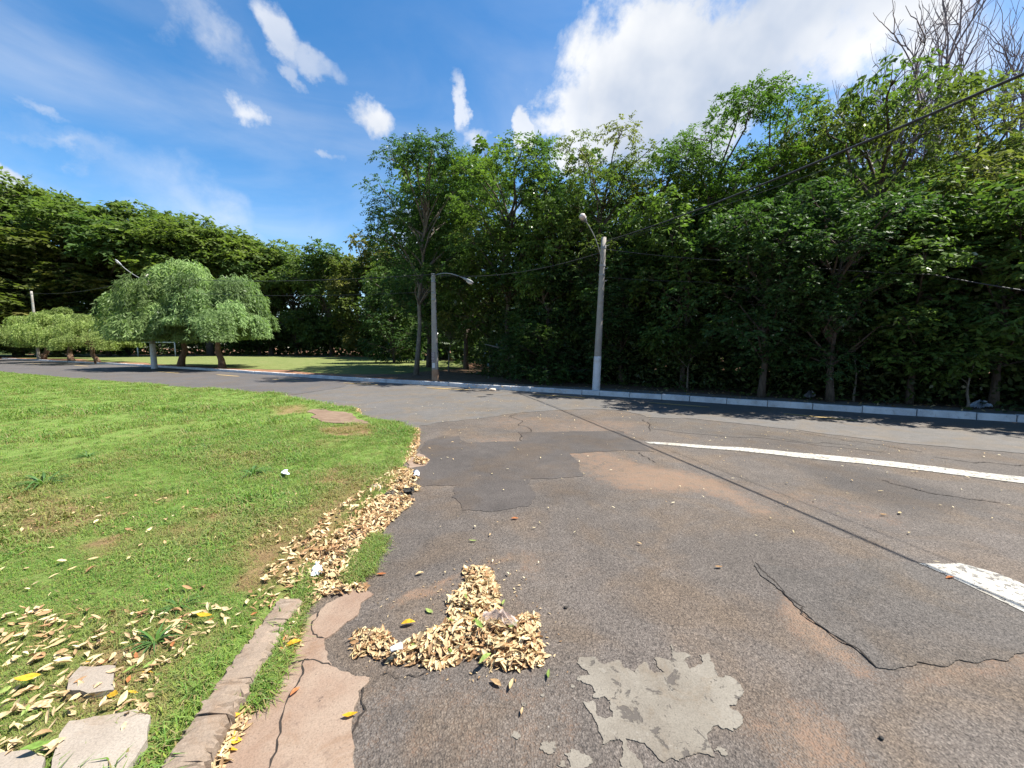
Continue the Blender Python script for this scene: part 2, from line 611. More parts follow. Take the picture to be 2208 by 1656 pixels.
def leaf_mat(name, source, gloss=0.12, rough=0.35, trans=0.35, warm=(1.12, 1.28, 0.55)):
    """two-sided leaf: diffuse + translucent + a little gloss; colour from 'source'"""
    m = bpy.data.materials.new(name)
    m.use_nodes = True
    t = m.node_tree
    t.nodes.clear()
    out = N(t, 'ShaderNodeOutputMaterial')
    c = source(t)
    d = N(t, 'ShaderNodeBsdfDiffuse')
    t.links.new(c, d.inputs[0])
    tr = N(t, 'ShaderNodeBsdfTranslucent')
    t.links.new(mixc(t, 1.0, c, warm, 'MULTIPLY'), tr.inputs[0])
    a = N(t, 'ShaderNodeMixShader')
    a.inputs[0].default_value = trans
    t.links.new(d.outputs[0], a.inputs[1])
    t.links.new(tr.outputs[0], a.inputs[2])
    g = N(t, 'ShaderNodeBsdfGlossy', i_Roughness=rough)
    g.inputs[0].default_value = (.9, .9, .9, 1)
    b = N(t, 'ShaderNodeMixShader')
    fr = N(t, 'ShaderNodeFresnel', i_IOR=1.4)
    t.links.new(M(t, 'MULTIPLY', fr.outputs[0], gloss * 1.3), b.inputs[0])
    t.links.new(a.outputs[0], b.inputs[1])
    t.links.new(g.outputs[0], b.inputs[2])
    t.links.new(b.outputs[0], out.inputs[0])
    return m


def src_col(t):
    return attr(t, 'Col', 'GEOMETRY', 'Color')


def src_tuft(t):
    r = attr(t, 'tint', 'INSTANCER')
    return mixc(t, r, mixc(t, 1.0, attr(t, 'Col', 'GEOMETRY', 'Color'), (1, 1, 1), 'MULTIPLY'), (0.25, 0.19, 0.08))


def src_ramp(stops):
    def s(t):
        oi = N(t, 'ShaderNodeObjectInfo')
        base = ramp(t, oi.outputs['Random'], stops)
        tcn = N(t, 'ShaderNodeTexCoord')
        n = tnoise(t, 40, 4, .6, tcn.outputs['Object'])
        return mixc(t, 1.0, base, ramp(t, n, [(.35, .58), (.65, 1.16)]), 'MULTIPLY')
    return s


m_leaf = leaf_mat('foliage', src_col, gloss=.035, rough=.5, trans=.47)
m_leafgloss = leaf_mat('glossy_foliage', src_col, gloss=.10, rough=.42, trans=.42)
m_grass = leaf_mat('grass_blades', src_tuft, gloss=.04, rough=.5, trans=.35)
m_weed = leaf_mat('weed_leaf', src_col, gloss=.06, rough=.4, trans=.35)
DRY = [(0.0, (0.30, 0.18, 0.095)), (0.09, (0.52, 0.39, 0.215)), (0.35, (0.58, 0.46, 0.265)), (0.6, (0.50, 0.35, 0.205)), (0.8, (0.60, 0.50, 0.31)), (1.0, (0.42, 0.27, 0.145))]
m_dry = leaf_mat('dry_leaf', src_ramp(DRY), gloss=.03, rough=.5, trans=.22, warm=(1.1, 1.0, .8))
m_drymass = leaf_mat('dry_leaf_mass', src_col, gloss=.03, rough=.5, trans=.22, warm=(1.1, 1.0, .8))
m_lyellow = leaf_mat('yellow_leaf', src_ramp([(0, (0.62, 0.34, 0.03)), (1, (0.66, 0.42, 0.05))]), gloss=.05, warm=(1.1, 1.0, .5))
m_lgreen = leaf_mat('green_leaf', src_ramp([(0, (0.16, 0.26, 0.06)), (1, (0.30, 0.38, 0.12))]), gloss=.06)
m_lorange = leaf_mat('rust_leaf', src_ramp([(0, (0.40, 0.15, 0.06)), (1, (0.46, 0.20, 0.09))]), gloss=.04, warm=(1.1, .9, .7))


def bark(name, c1, c2):
    m, t, p = mat(name)
    g = N(t, 'ShaderNodeNewGeometry')
    mp = N(t, 'ShaderNodeMapping')
    mp.inputs['Scale'].default_value = (1, 1, .25)
    t.links.new(g.outputs['Position'], mp.inputs[0])
    n = tnoise(t, 18, 6, .7, mp.outputs[0])
    k = tnoise(t, 2.5, 4, .6)
    c = mixc(t, mrange(t, n, .35, .65), c1, c2)
    c = mixc(t, mrange(t, k, .5, .75, 0, .5), c, tuple(min(1, q * 1.7) for q in c2))
    t.links.new(c, p.inputs['Base Color'])
    p.inputs['Roughness'].default_value = .93
    bump(t, p, n, 1.0, .03)
    return m


m_bark = bark('grey_brown_bark', (0.045, 0.034, 0.026), (0.10, 0.08, 0.062))
m_barkpale = bark('pale_bark', (0.09, 0.078, 0.063), (0.17, 0.15, 0.125))
m_barkred = bark('red_brown_bark', (0.10, 0.055, 0.033), (0.21, 0.13, 0.085))
m_barkbare = bark('bare_twig_bark', (0.12, 0.095, 0.10), (0.20, 0.165, 0.165))
m_pole = concrete('pole_concrete', (0.288, 0.268, 0.240), (0.232, 0.216, 0.192), (0.192, 0.176, 0.152))
m_whitewash = concrete('whitewash', (0.561, 0.570, 0.586), (0.493, 0.501, 0.510), (0.408, 0.391, 0.374))
m_stain = concrete('soil_stained_concrete', (0.27, 0.15, 0.085), (0.33, 0.21, 0.13), (0.22, 0.12, 0.07))
m_metal = simple('galvanised_metal', (0.17, 0.18, 0.19), (0.25, 0.26, 0.27), 12, .45, 60, .001, .5)
m_lens = simple('lamp_glass', (0.42, 0.34, 0.31), (0.50, 0.44, 0.41), 8, .2, 60, .0, .5)
m_cable = simple('black_cable', (0.022, 0.022, 0.024), (0.04, 0.04, 0.042), 20, .55, 60, .0, .3)
m_goal = simple('white_tube', (0.70, 0.70, 0.68), (0.60, 0.58, 0.55), 5, .5, 60, .0)
m_paper = simple('faded_paper', (0.34, 0.31, 0.30), (0.16, 0.13, 0.14), 22, .9, 60, .0, .2, 3)
m_scrap = simple('bluish_white_scrap', (0.66, 0.72, 0.80), (0.58, 0.65, 0.74), 20, .5, 60, .002)
m_blue = simple('blue_scrap', (0.16, 0.28, 0.52), (0.45, 0.52, 0.62), 60, .5, 60, .001)
m_grey = simple('grey_plastic', (0.50, 0.50, 0.52), (0.36, 0.36, 0.38), 30, .4, 60, .001)
m_stone = simple('rubble', (0.44, 0.36, 0.29), (0.36, 0.29, 0.23), 14, .9, 60, .006)
m_black = simple('charred_bit', (0.015, 0.014, 0.013), (0.03, 0.026, 0.022), 30, .8, 60, .001)
m_film, _t, _p = mat('clear_plastic_film')
_p.inputs['Base Color'].default_value = (0.62, 0.50, 0.44, 1)
_p.inputs['Roughness'].default_value = .18
_p.inputs['Alpha'].default_value = .30

# ------------------------------------------------------------------ ground and roads
KERB = [(-160, 106), (-110, 77), (-69, 53.4), (-47.5, 42.2), (-33, 34.4), (-27, 30.8), (-20.8, 27.2), (-12.4, 22.0), (-8.1, 19.4), (-3.43, 16.85),
        (-0.92, 15.4), (1.05, 14.33), (3.09, 13.2), (5.04, 12.1), (6.6, 11.1), (8.07, 10.25), (9.1, 9.6), (11.3, 8.45), (15, 6.4), (22, 2.6), (40, -7)]
NEAR_PX = [(0, 805), (200, 822), (400, 838), (600, 853), (680, 870), (750, 882), (800, 905), (872, 921), (893, 940), (880, 985), (850, 1030),
           (795, 1095), (700, 1230), (640, 1330), (590, 1415), (530, 1520), (455, 1656), (425, 1720)]
NEAR = [(-150, 85), (-90, 54), (-60, 39)] + GP(NEAR_PX)


def offset(line, d):
    out = []
    for i, p in enumerate(line):
        a, b = np.array(line[max(i - 1, 0)]), np.array(line[min(i + 1, len(line) - 1)])
        t = (b - a) / np.linalg.norm(b - a)
        out.append((p[0] - t[1] * d, p[1] + t[0] * d))
    return out


big = MB().add([(-400, -60, -.03), (400, -60, -.03), (400, 700, -.03), (-400, 700, -.03)], [(0, 1, 2, 3)])
tag(big.build('ground', m_soil), kind='structure')

# side street: a fine grid carrying the shapes of its sand, tar and paint stains
xs, ys = np.arange(-6.2, 16.0, .075), np.arange(-3.0, 12.2, .075)
XX, YY = np.meshgrid(xs, ys)
P2 = np.stack([XX.ravel(), YY.ravel()], 1)
warp = np.stack([fbm(P2, 1.1, 5), fbm(P2, 1.1, 25)], 1) - .5
PW = P2 + warp * .35
SAND = [
    ([(1165, 948), (1260, 958), (1400, 1000), (1560, 1035), (1690, 1112), (1650, 1122), (1500, 1062), (1330, 1055), (1250, 1015), (1190, 978)], .62, .35),
    ([(1060, 898), (1200, 895), (1390, 912), (1380, 940), (1150, 935), (1040, 925)], .42, .5),
    ([(1010, 935), (1130, 952), (1010, 960)], .45, .25),
    ([(1660, 1240), (1720, 1300), (1790, 1350), (1860, 1420), (1850, 1450), (1740, 1395), (1660, 1310)], .55, .14),
    ([(1540, 1530), (1700, 1480), (1830, 1560), (1900, 1700), (1560, 1700), (1640, 1600)], .52, .14),
    ([(870, 1283), (1000, 1232), (1110, 1188), (1090, 1207), (970, 1258), (850, 1305)], .60, .05),
    ([(855, 1300), (960, 1262), (1000, 1250), (990, 1265), (880, 1310), (820, 1325)], .55, .05),
    ([(1085, 1185), (1150, 1195), (1165, 1260), (1115, 1250)], .45, .10),
    ([(790, 1450), (1230, 1450), (1290, 1720), (740, 1720)], .33, .15),
    ([(1860, 1445), (2000, 1440), (2300, 1395), (2300, 1470), (1960, 1475)], .45, .10),
    ([(1560, 1045), (1800, 1065), (1980, 1120), (1960, 1140), (1700, 1090)], .40, .3),
    ([(1000, 1290), (1180, 1290), (1200, 1420), (1150, 1330), (1090, 1310)], .36, .1),
]
sand = np.zeros(len(P2))
for poly, s, soft in SAND:
    sand = np.maximum(sand, s * sstep(sdist(PW, GP(poly)), -soft, soft * .7))
sand = sand + (fbm(P2, .9, 77) - .5) * .25
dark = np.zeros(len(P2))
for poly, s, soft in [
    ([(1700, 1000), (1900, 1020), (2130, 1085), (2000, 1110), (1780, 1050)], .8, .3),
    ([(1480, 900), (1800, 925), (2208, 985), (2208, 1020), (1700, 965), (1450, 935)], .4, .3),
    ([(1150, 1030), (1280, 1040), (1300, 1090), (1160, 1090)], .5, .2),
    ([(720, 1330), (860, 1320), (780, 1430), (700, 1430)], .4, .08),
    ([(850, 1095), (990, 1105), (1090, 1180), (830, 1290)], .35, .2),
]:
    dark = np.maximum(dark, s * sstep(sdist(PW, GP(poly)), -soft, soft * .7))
pale = np.zeros(len(P2))
for poly, s, soft in [
    ([(1040, 1560), (1290, 1420), (1330, 1720), (1000, 1720)], 1.0, .08),
    ([(1050, 1100), (1290, 1120), (1290, 1220), (1060, 1200)], .5, .2),
    ([(1500, 910), (2208, 1000), (2208, 1100), (1500, 960)], .45, .3)]:
    pale = np.maximum(pale, s * sstep(sdist(PW, GP(poly)), -soft, soft))
zz = (fbm(P2, .8, 41) - .5) * .02 - .012
zz = -.0025 + (zz - zz.mean()) * .06
zz = np.minimum(zz, -.001)
nx, ny = len(xs), len(ys)
I = (np.arange(ny - 1)[:, None] * nx + np.arange(nx - 1)[None, :]).ravel()
quads = np.stack([I, I + 1, I + 1 + nx, I + nx], 1)
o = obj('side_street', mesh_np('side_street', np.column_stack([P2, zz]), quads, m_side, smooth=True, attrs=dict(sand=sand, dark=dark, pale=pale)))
tag(o, kind='structure')

bound = GP([(905, 918), (985, 908), (1100, 893), (1300, 882), (1395, 900), (1500, 903), (1700, 925), (1900, 950), (2208, 978)]) + [(14, 2.2), (30, -6)]
road_poly = ragged(bound, .06, .08, 3, False) + [(60, -12)] + [(p[0], p[1]) for p in reversed(KERB)][:-2] + [(-110, 78)]
road_poly = road_poly[:-1] + [(-110, 77)] + [(p[0], p[1]) for p in NEAR[1:12]]
sheet('road', road_poly, .003, m_road, .01)
left_road = GP([(640, 851), (735, 836), (752, 829)]) + [(-8.3, 19.6), (-12.4, 22.0), (-20.8, 27.2), (-27, 30.8), (-33, 34.4), (-47.5, 42.2), (-69, 53.4), (-110, 77),
                                                      (-90, 54), (-60, 39)] + GP([(0, 806), (200, 823), (400, 839), (600, 854)])
sheet('road_surface', left_road, .012, m_road_old, .006)

TAR = [(923, 948), (955, 940), (990, 940), (1009, 955), (1123, 952), (1117, 931), (1245, 930), (1346, 930), (1385, 955), (1411, 974), (1308, 974), (1226, 977),
       (1256, 1027), (1145, 1032), (1155, 1065), (1139, 1092), (1060, 1104), (995, 1100), (984, 1046), (905, 1049), (885, 1012)]
sheet('tar_patch', ragged(GP(TAR), .07, .03, 5), .002, m_tar, .008)
GREY = [(1628, 1214), (1850, 1205), (2000, 1215), (2208, 1270), (2420, 1330), (2420, 1400), (2208, 1408), (2100, 1430), (1950, 1440), (1890, 1440), (1830, 1390), (1760, 1345), (1690, 1278)]
sheet('asphalt_patch', ragged(GP(GREY), .07, .025, 8), .004, m_greytar, .01)
STRIP = [(1400, 903), (1505, 905), (1700, 928), (1900, 953), (1900, 975), (1650, 945), (1530, 938), (1405, 925)]
sheet('asphalt_patch', ragged(GP(STRIP), .06, .05, 9), .001, m_greytar, .006)
SPL = [(320, 880), (400, 875), (440, 880), (480, 920), (520, 920), (600, 895), (640, 955), (720, 985), (750, 930), (800, 910), (860, 990), (930, 985), (850, 885), (900, 880),
       (980, 900), (970, 780), (1110, 870), (1060, 900), (1100, 960), (1200, 910), (1170, 860), (1240, 850), (1280, 960), (1300, 1010), (1380, 1010), (1480, 1100), (1440, 1180),
       (1380, 1220), (1480, 1300), (1480, 1340), (1410, 1400), (1270, 1360), (1280, 1580), (1150, 1560), (1060, 1590), (920, 1620), (850, 1550), (780, 1480), (650, 1450),
       (680, 1540), (790, 1700), (570, 1700), (630, 1570), (630, 1470), (540, 1460), (480, 1510), (450, 1350), (350, 1190), (420, 1180), (450, 1290), (560, 1300), (500, 1150),
       (420, 1160), (420, 1090), (310, 1040), (310, 1010), (400, 1000), (340, 950)]
splat = GP([(1150 + x / 3.273, 1150 + y / 3.273) for x, y in SPL])
sheet('concrete_patch', ragged(splat, .12, .008, 12), .0025, m_splat, .007)
for i, (x, y, r) in enumerate([(1182, 1612, .035), (1245, 1640, .05), (1235, 1480, .012), (1112, 1585, .02), (1212, 1648, .016), (1556, 1620, .022), (1170, 1500, .010), (1130, 1520, .012)]):
    c = G(x, y)
    q = [(c[0] + r * (1 + .4 * math.sin(3 * a + i)) * math.cos(a), c[1] + r * .8 * math.sin(a)) for a in np.linspace(0, 2 * math.pi, 9)[:-1]]
    sheet('concrete_patch', ragged(q, .25, .008, 30 + i), .002, m_splat, .006)

# gutter of pinkish concrete beside the near kerb
GUT = [(735, 1730), (762, 1600), (797, 1462), (715, 1438), (700, 1378), (770, 1328), (806, 1282), (765, 1268), (690, 1318), (640, 1345), (590, 1425), (530, 1530), (450, 1680), (430, 1730)]
sheet('gutter', ragged(GP(GUT), .08, .018, 15), .005, m_gutter, .012)
sheet('gutter', ragged(GP([(872, 990), (905, 978), (925, 990), (915, 1005), (880, 1010)]), .06, .04, 16), .006, m_gutter, .015)

# cracks in the asphalt and between the gutter slabs
m_crack = simple('crack_dirt', (0.016, 0.013, 0.011), (0.028, 0.022, 0.018), 20, .95, 60, .0)


def crack(parent, px, wdt, seed, z):
    line = ragged(GP(px), .10, .03, seed, False)
    r_ = np.random.default_rng(seed)
    L_, R_ = [], []
    for i, p in enumerate(line):
        a, b = np.array(line[max(i - 1, 0)]), np.array(line[min(i + 1, len(line) - 1)])
        t = (b - a) / max(np.linalg.norm(b - a), 1e-6)
        h = wdt * r_.uniform(.25, 1.0) * (1 if 0 < i < len(line) - 1 else .1)
        L_.append((p[0] - t[1] * h, p[1] + t[0] * h, z))
        R_.append((p[0] + t[1] * h, p[1] - t[0] * h, z))
    n_ = len(line)
    Q = [(i, n_ + i, n_ + i + 1, i + 1) for i in range(n_ - 1)]
    obj('crack', mesh_np('crack', np.array(L_ + R_), np.array(Q, np.int32), m_crack), parent)


street = bpy.data.objects['side_street']
for k_, (px, wd_) in enumerate([([(1625, 1212), (1690, 1277), (1758, 1344), (1830, 1390), (1890, 1440)], .007),                                 ([(1388, 905), (1398, 922), (1402, 930)], .012), ([(1380, 975), (1400, 990), (1415, 998)], .009),
                                ([(1700, 928), (1830, 952), (1990, 975)], .010), ([(1900, 1035), (2000, 1062), (2080, 1075), (2160, 1085)], .010), ([(1600, 935), (1720, 952), (1850, 962)], .010), ([(2010, 985), (2100, 998), (2208, 1003)], .012),
                                ([(1115, 893), (1117, 915), (1123, 951)], .010), ([(820, 1455), (870, 1462), (920, 1450)], .003), ([(797, 1465), (770, 1560), (745, 1656)], .006)]):
    crack(street, px, wd_, 700 + k_, .0062 if px[0][0] > 1560 and px[0][1] > 1100 else .004)
gut_o = bpy.data.objects['gutter']
for k_, (px, wd_) in enumerate([([(660, 1420), (640, 1480), (605, 1570), (560, 1690)], .006), ([(715, 1438), (680, 1425), (655, 1425), (600, 1440)], .007), ([(700, 1378), (672, 1350), (690, 1318)], .006)]):
    crack(gut_o, px, wd_, 740 + k_, .0066)

# road markings
sheet('lane_line', ragged(GP([(1390, 953), (1600, 965), (1850, 988), (2208, 1029), (2500, 1068), (2500, 1087), (2208, 1043), (1850, 999), (1600, 973), (1402, 957)]), .02, .03, 21), .005, m_white, .001)
sheet('give_way_marking', ragged(GP([(1980, 1216), (2070, 1216), (2150, 1238), (2208, 1262), (2330, 1325), (2420, 1380), (2300, 1380), (2208, 1322), (2090, 1265)]), .02, .02, 22), .008, m_white, .001)
YEL = [((335, 801), (385, 805)), ((467, 808), (515, 812)), ((587, 818), (651, 822)), ((742, 826), (815, 830)), ((920, 836.5), (1010, 841.5)), ((1152, 851), (1262, 858.5)),
       ((50, 782), (88, 784.5)), ((160, 788), (190, 790)), ((1400, 869), (1530, 879)), ((1690, 893), (1850, 908))]
for (a, b) in YEL:
    p, q = np.array(G(*a)), np.array(G(*b))
    t = (q - p) / np.linalg.norm(q - p)
    n = np.array([-t[1], t[0]]) * .055
    sheet('lane_dash', ragged([tuple(p - n), tuple(q - n), tuple(q + n), tuple(p + n)], .02, .08, 40), .0165, m_yellow, .002)

# land beyond the far kerb
back = [(-160, 107), (-160, 260), (160, 260), (160, -12), (41, -8)]
K2 = offset(KERB, .14)
sheet('soil', K2 + list(reversed(back)), .10, m_soil, .12)
fld = [(-140, 98), (-100, 73.5)] + [(-69, 54.9), (-47, 43.2), (-33, 36), (-26, 32.2), (-18, 27.6), (-12, 23.6), (-9.0, 22.2), (-6.3, 22.5), (-5.5, 24.5), (-3.6, 30), (-4, 40), (-20, 60), (-45, 72), (-95, 79), (-140, 110)]
sheet('field', ragged(fld, .06, .5, 50), .118, m_field, .015)
walk_in = [p for p in offset(KERB, .15)][9:19]
walk_out = offset(KERB, 1.25)[9:19]
sheet('pavement', ragged(walk_in + list(reversed(walk_out)), .01, .3, 52), .128, m_walk, .03)
fl = offset(KERB, 1.15)[8:20]
fo = offset(KERB, 16)[8:20]
sheet('forest_floor', ragged(fl + list(reversed(fo)), .04, .5, 53), .121, m_forest, .02)

# whitewashed far kerb, stone by stone
kroot = empty('kerb', (0, 0, 0))
tag(kroot, kind='structure')
line = np.array(KERB)
seg = np.linalg.norm(np.diff(line, axis=0), axis=1)
cum = np.concatenate([[0], np.cumsum(seg)])


def on_kerb(s):
    return np.array([np.interp(s, cum, line[:, 0]), np.interp(s, cum, line[:, 1])])


s = np.interp(-69, line[:, 0], cum)
end = np.interp(15, line[:, 0], cum)
s0, k = s, 0
while s < end:
    L = rnd.choice([1.0, 1.0, 1.0, .62, .8]) if s > np.interp(-30, line[:, 0], cum) else 3.0
    a, b = on_kerb(s + .008), on_kerb(s + L - .008)
    c = (a + b) / 2
    rz = math.atan2(*(b - a)[::-1])
    t = np.array([math.cos(rz), math.sin(rz)])
    c = c + np.array([-t[1], t[0]]) * (.07 + rnd.uniform(-.008, .008))
    ob = MB().box((c[0], c[1], .07 + rnd.uniform(-.008, .006)), (L - .016, .13, .19), rz + rnd.uniform(-.012, .012), 1.0, .004).build('kerb_stone', m_kerbwhite, kroot, bevel=.012)
    s += L

# old near kerb, worn stones half buried in turf
kn = empty('kerb', (0, 0, 0))
tag(kn, kind='structure')
pts = GP([(652, 1310), (625, 1355), (590, 1415), (545, 1495), (500, 1573), (455, 1656), (425, 1715)])
for i, (a, b) in enumerate(zip(pts[:-1], pts[1:])):
    a, b = np.array(a), np.array(b)
    t = (b - a) / np.linalg.norm(b - a)
    n = np.array([t[1], -t[0]])
    if n[0] > 0: n = -n
    rk = np.random.default_rng(600 + i)
    V, Q = [], []
    m_, wd = 14, .150
    prof = [(-.012, -.03), (0.0, .060), (.016, .082), (.08, .088), (.135, .084), (wd - .01, .076), (wd + .02, -.03)]
    for j in range(m_):
        c = a + (b - a) * (j / (m_ - 1)) * .992
        for k, (u, zq) in enumerate(prof):
            q = c + n * (u + rk.normal(0, .006)) + t * rk.normal(0, .003)
            V.append((q[0], q[1], zq - (.02 if i < 2 else 0) + (rk.normal(0, .003) if 0 < k < 6 else 0) - (.03 * (rk.random() < .10) if k in (1, 2) else 0)))
    for j in range(m_ - 1):
        for k in range(6):
            Q.append((j * 7 + k, j * 7 + k + 1, j * 7 + k + 8, j * 7 + k + 7))
    caps = [(0, 1, 2), (0, 2, 3), (0, 3, 4), (0, 4, 5), (0, 5, 6)]
    e = (m_ - 1) * 7
    T = [(x, z, y) for x, y, z in caps] + [(x + e, y + e, z + e) for x, y, z in caps]
    obj('kerb_stone', mesh_np('kerb_stone', np.array(V), [np.array(Q, np.int32), np.array(T, np.int32)], m_kerbold), kn)

# lawn: gently uneven turf sheet with straw areas
NL = list(NEAR)
for i in range(3 + 12, len(NL)):
    a_, b_ = np.array(NEAR[i - 1]), np.array(NEAR[min(i + 1, len(NEAR) - 1)])
    t_ = (b_ - a_) / np.linalg.norm(b_ - a_)
    n_ = np.array([t_[1], -t_[0]])
    if n_[0] > 0: n_ = -n_
    NL[i] = tuple(np.array(NEAR[i]) + n_ * .17)
LAWN = NL + [(-1.25, -2), (-40, -2), (-150, 20)]
LZ = .085
lawn_edge = offset(NEAR[3:], -.10)


def lawn_in(P):
    return inside(P, LAWN)


STRAW_PX = [([(690, 922), (800, 915), (803, 940), (700, 938)], 1.0, .1), ([(590, 878), (655, 872), (670, 890), (600, 895)], .7, .25),
            ([(0, 1110), (150, 1080), (260, 1110), (120, 1160), (0, 1170)], .75, .25), ([(430, 1095), (520, 1100), (500, 1130), (430, 1120)], .8, .1),
            ([(0, 1040), (200, 1050), (330, 1080), (100, 1080)], .35, .3), ([(560, 1140), (660, 1090), (780, 1010), (800, 1050), (680, 1190), (600, 1260), (540, 1260)], .85, .18),
            ([(0, 1340), (130, 1310), (330, 1320), (450, 1310), (480, 1370), (330, 1480), (0, 1656)], .36, .1), ([(680, 1050), (720, 1010), (740, 1040)], .7, .1),
            ([(330, 1060), (380, 1070), (360, 1085)], .7, .1), ([(830, 1010), (862, 1000), (800, 1060), (780, 1050)], .6, .08), ([(420, 985), (560, 980), (600, 1000), (450, 1010)], .3, .2)]


def straw_at(P):
    near = 1 - .65 * sstep(np.hypot(P[:, 0], P[:, 1]), 4, 9)
    v = np.zeros(len(P))
    for poly, s, soft in STRAW_PX:
        v = np.maximum(v, s * sstep(sdist(P, GP(poly, LZ)), -soft, soft * .6))
    n = fbm(P, 1.3, 61)
    n2 = fbm(P, 4.5, 71)
    return np.clip(v + .95 * near * sstep(n * .6 + n2 * .4, .50, .74), 0, 1)


gx = np.concatenate([np.arange(-34, -8, .5), np.arange(-8, -.9, .08)])
gy = np.concatenate([np.arange(-1, 1, .5), np.arange(1, 9, .08), np.arange(9, 27, .35)])
GX, GY = np.meshgrid(gx, gy)
LP = np.stack([GX.ravel(), GY.ravel()], 1)
nx, ny = len(gx), len(gy)
I = (np.arange(ny - 1)[:, None] * nx + np.arange(nx - 1)[None, :]).ravel()
lq = np.stack([I, I + 1, I + 1 + nx, I + nx], 1)
sd_l = sdist(LP, LAWN)
lz = LZ + .05 * (fbm(LP, .8, 63) - .5) * sstep(sd_l, 0, 1.2) - .09 * (1 - sstep(sd_l, -.06, .10))
ok = (sd_l > -.09)[lq].all(1)
o = obj('lawn', mesh_np('lawn', np.column_stack([LP, lz]), lq[ok], m_lawn, smooth=True, attrs=dict(straw=straw_at(LP))))
tag(o, kind='structure')
sheet('lawn', [(-33.9, 25.3), (-60, 38.8), (-90, 53.8), (-150, 84.8), (-150, 20), (-33.9, -2)], LZ - .01, m_lawn)

# concrete remains at the lawn's corner, and paving slabs by the near kerb
sheet('corner_slab', ragged(GP([(668, 884), (700, 881), (745, 889), (793, 909), (796, 914), (720, 913), (672, 901)], .09), .10, .05, 71), .100, simple('brown_concrete', (.125, .082, .055), (.17, .12, .082), 6, .9), .06)
# ------------------------------------------------------------------ foliage building
def nrm(v):
    return v / np.maximum(np.linalg.norm(v, axis=1, keepdims=True), 1e-9)


def leaf_quads(base, d, nrmv, L, W, col, fold=.0):
    """one kite-shaped leaf per row: 4 verts, two triangles folded on the midrib"""
    s = nrm(np.cross(d, nrmv))
    n = nrm(np.cross(s, d))
    mid = base + d * (L * .48)[:, None]
    V = np.stack([base, mid + s * (W / 2)[:, None] + n * (fold * W)[:, None], base + d * L[:, None], mid - s * (W / 2)[:, None] + n * (fold * W)[:, None]], 1)
    k = np.arange(len(base))[:, None] * 4
    T = np.concatenate([k + [0, 1, 2], k + [0, 2, 3]])
    return V.reshape(-1, 3), T, np.repeat(col, 4, 0)


def sprays(r, o, d, L, k, n, leafL, leafW, col, splay=.85, hang=.25):
    """pinnate sprays: o origins, d directions, L lengths, k droop, n leaflet pairs"""
    m = len(o)
    bs, ds, ns, cs = [], [], [], []
    for j in range(n):
        t = (j + .6) / n
        for sgn in (-1, 1):
            p = o + d * (L * t)[:, None]
            p[:, 2] -= k * L * t * t
            tang = d.copy()
            tang[:, 2] -= 2 * k * t
            tang = nrm(tang)
            side = nrm(np.cross(tang, np.array([0, 0, 1.0]) + r.normal(0, .25, (m, 3))))
            ld = nrm(tang * .55 + side * (sgn * splay) + np.array([0, 0, -hang]) + r.normal(0, .22, (m, 3)))
            up = nrm(np.array([0, 0, 1.0]) + r.normal(0, .45, (m, 3)))
            bs.append(p); ds.append(ld); ns.append(up)
            cs.append(col * (1 + r.normal(0, .10, (m, 1))))
    b, d2, n2, c = map(np.concatenate, (bs, ds, ns, cs))
    q = len(b)
    return leaf_quads(b, d2, n2, leafL * (1 + r.normal(0, .2, q)).clip(.5, 1.5), leafW * (1 + r.normal(0, .2, q)).clip(.5, 1.5), np.clip(c, .004, .6))


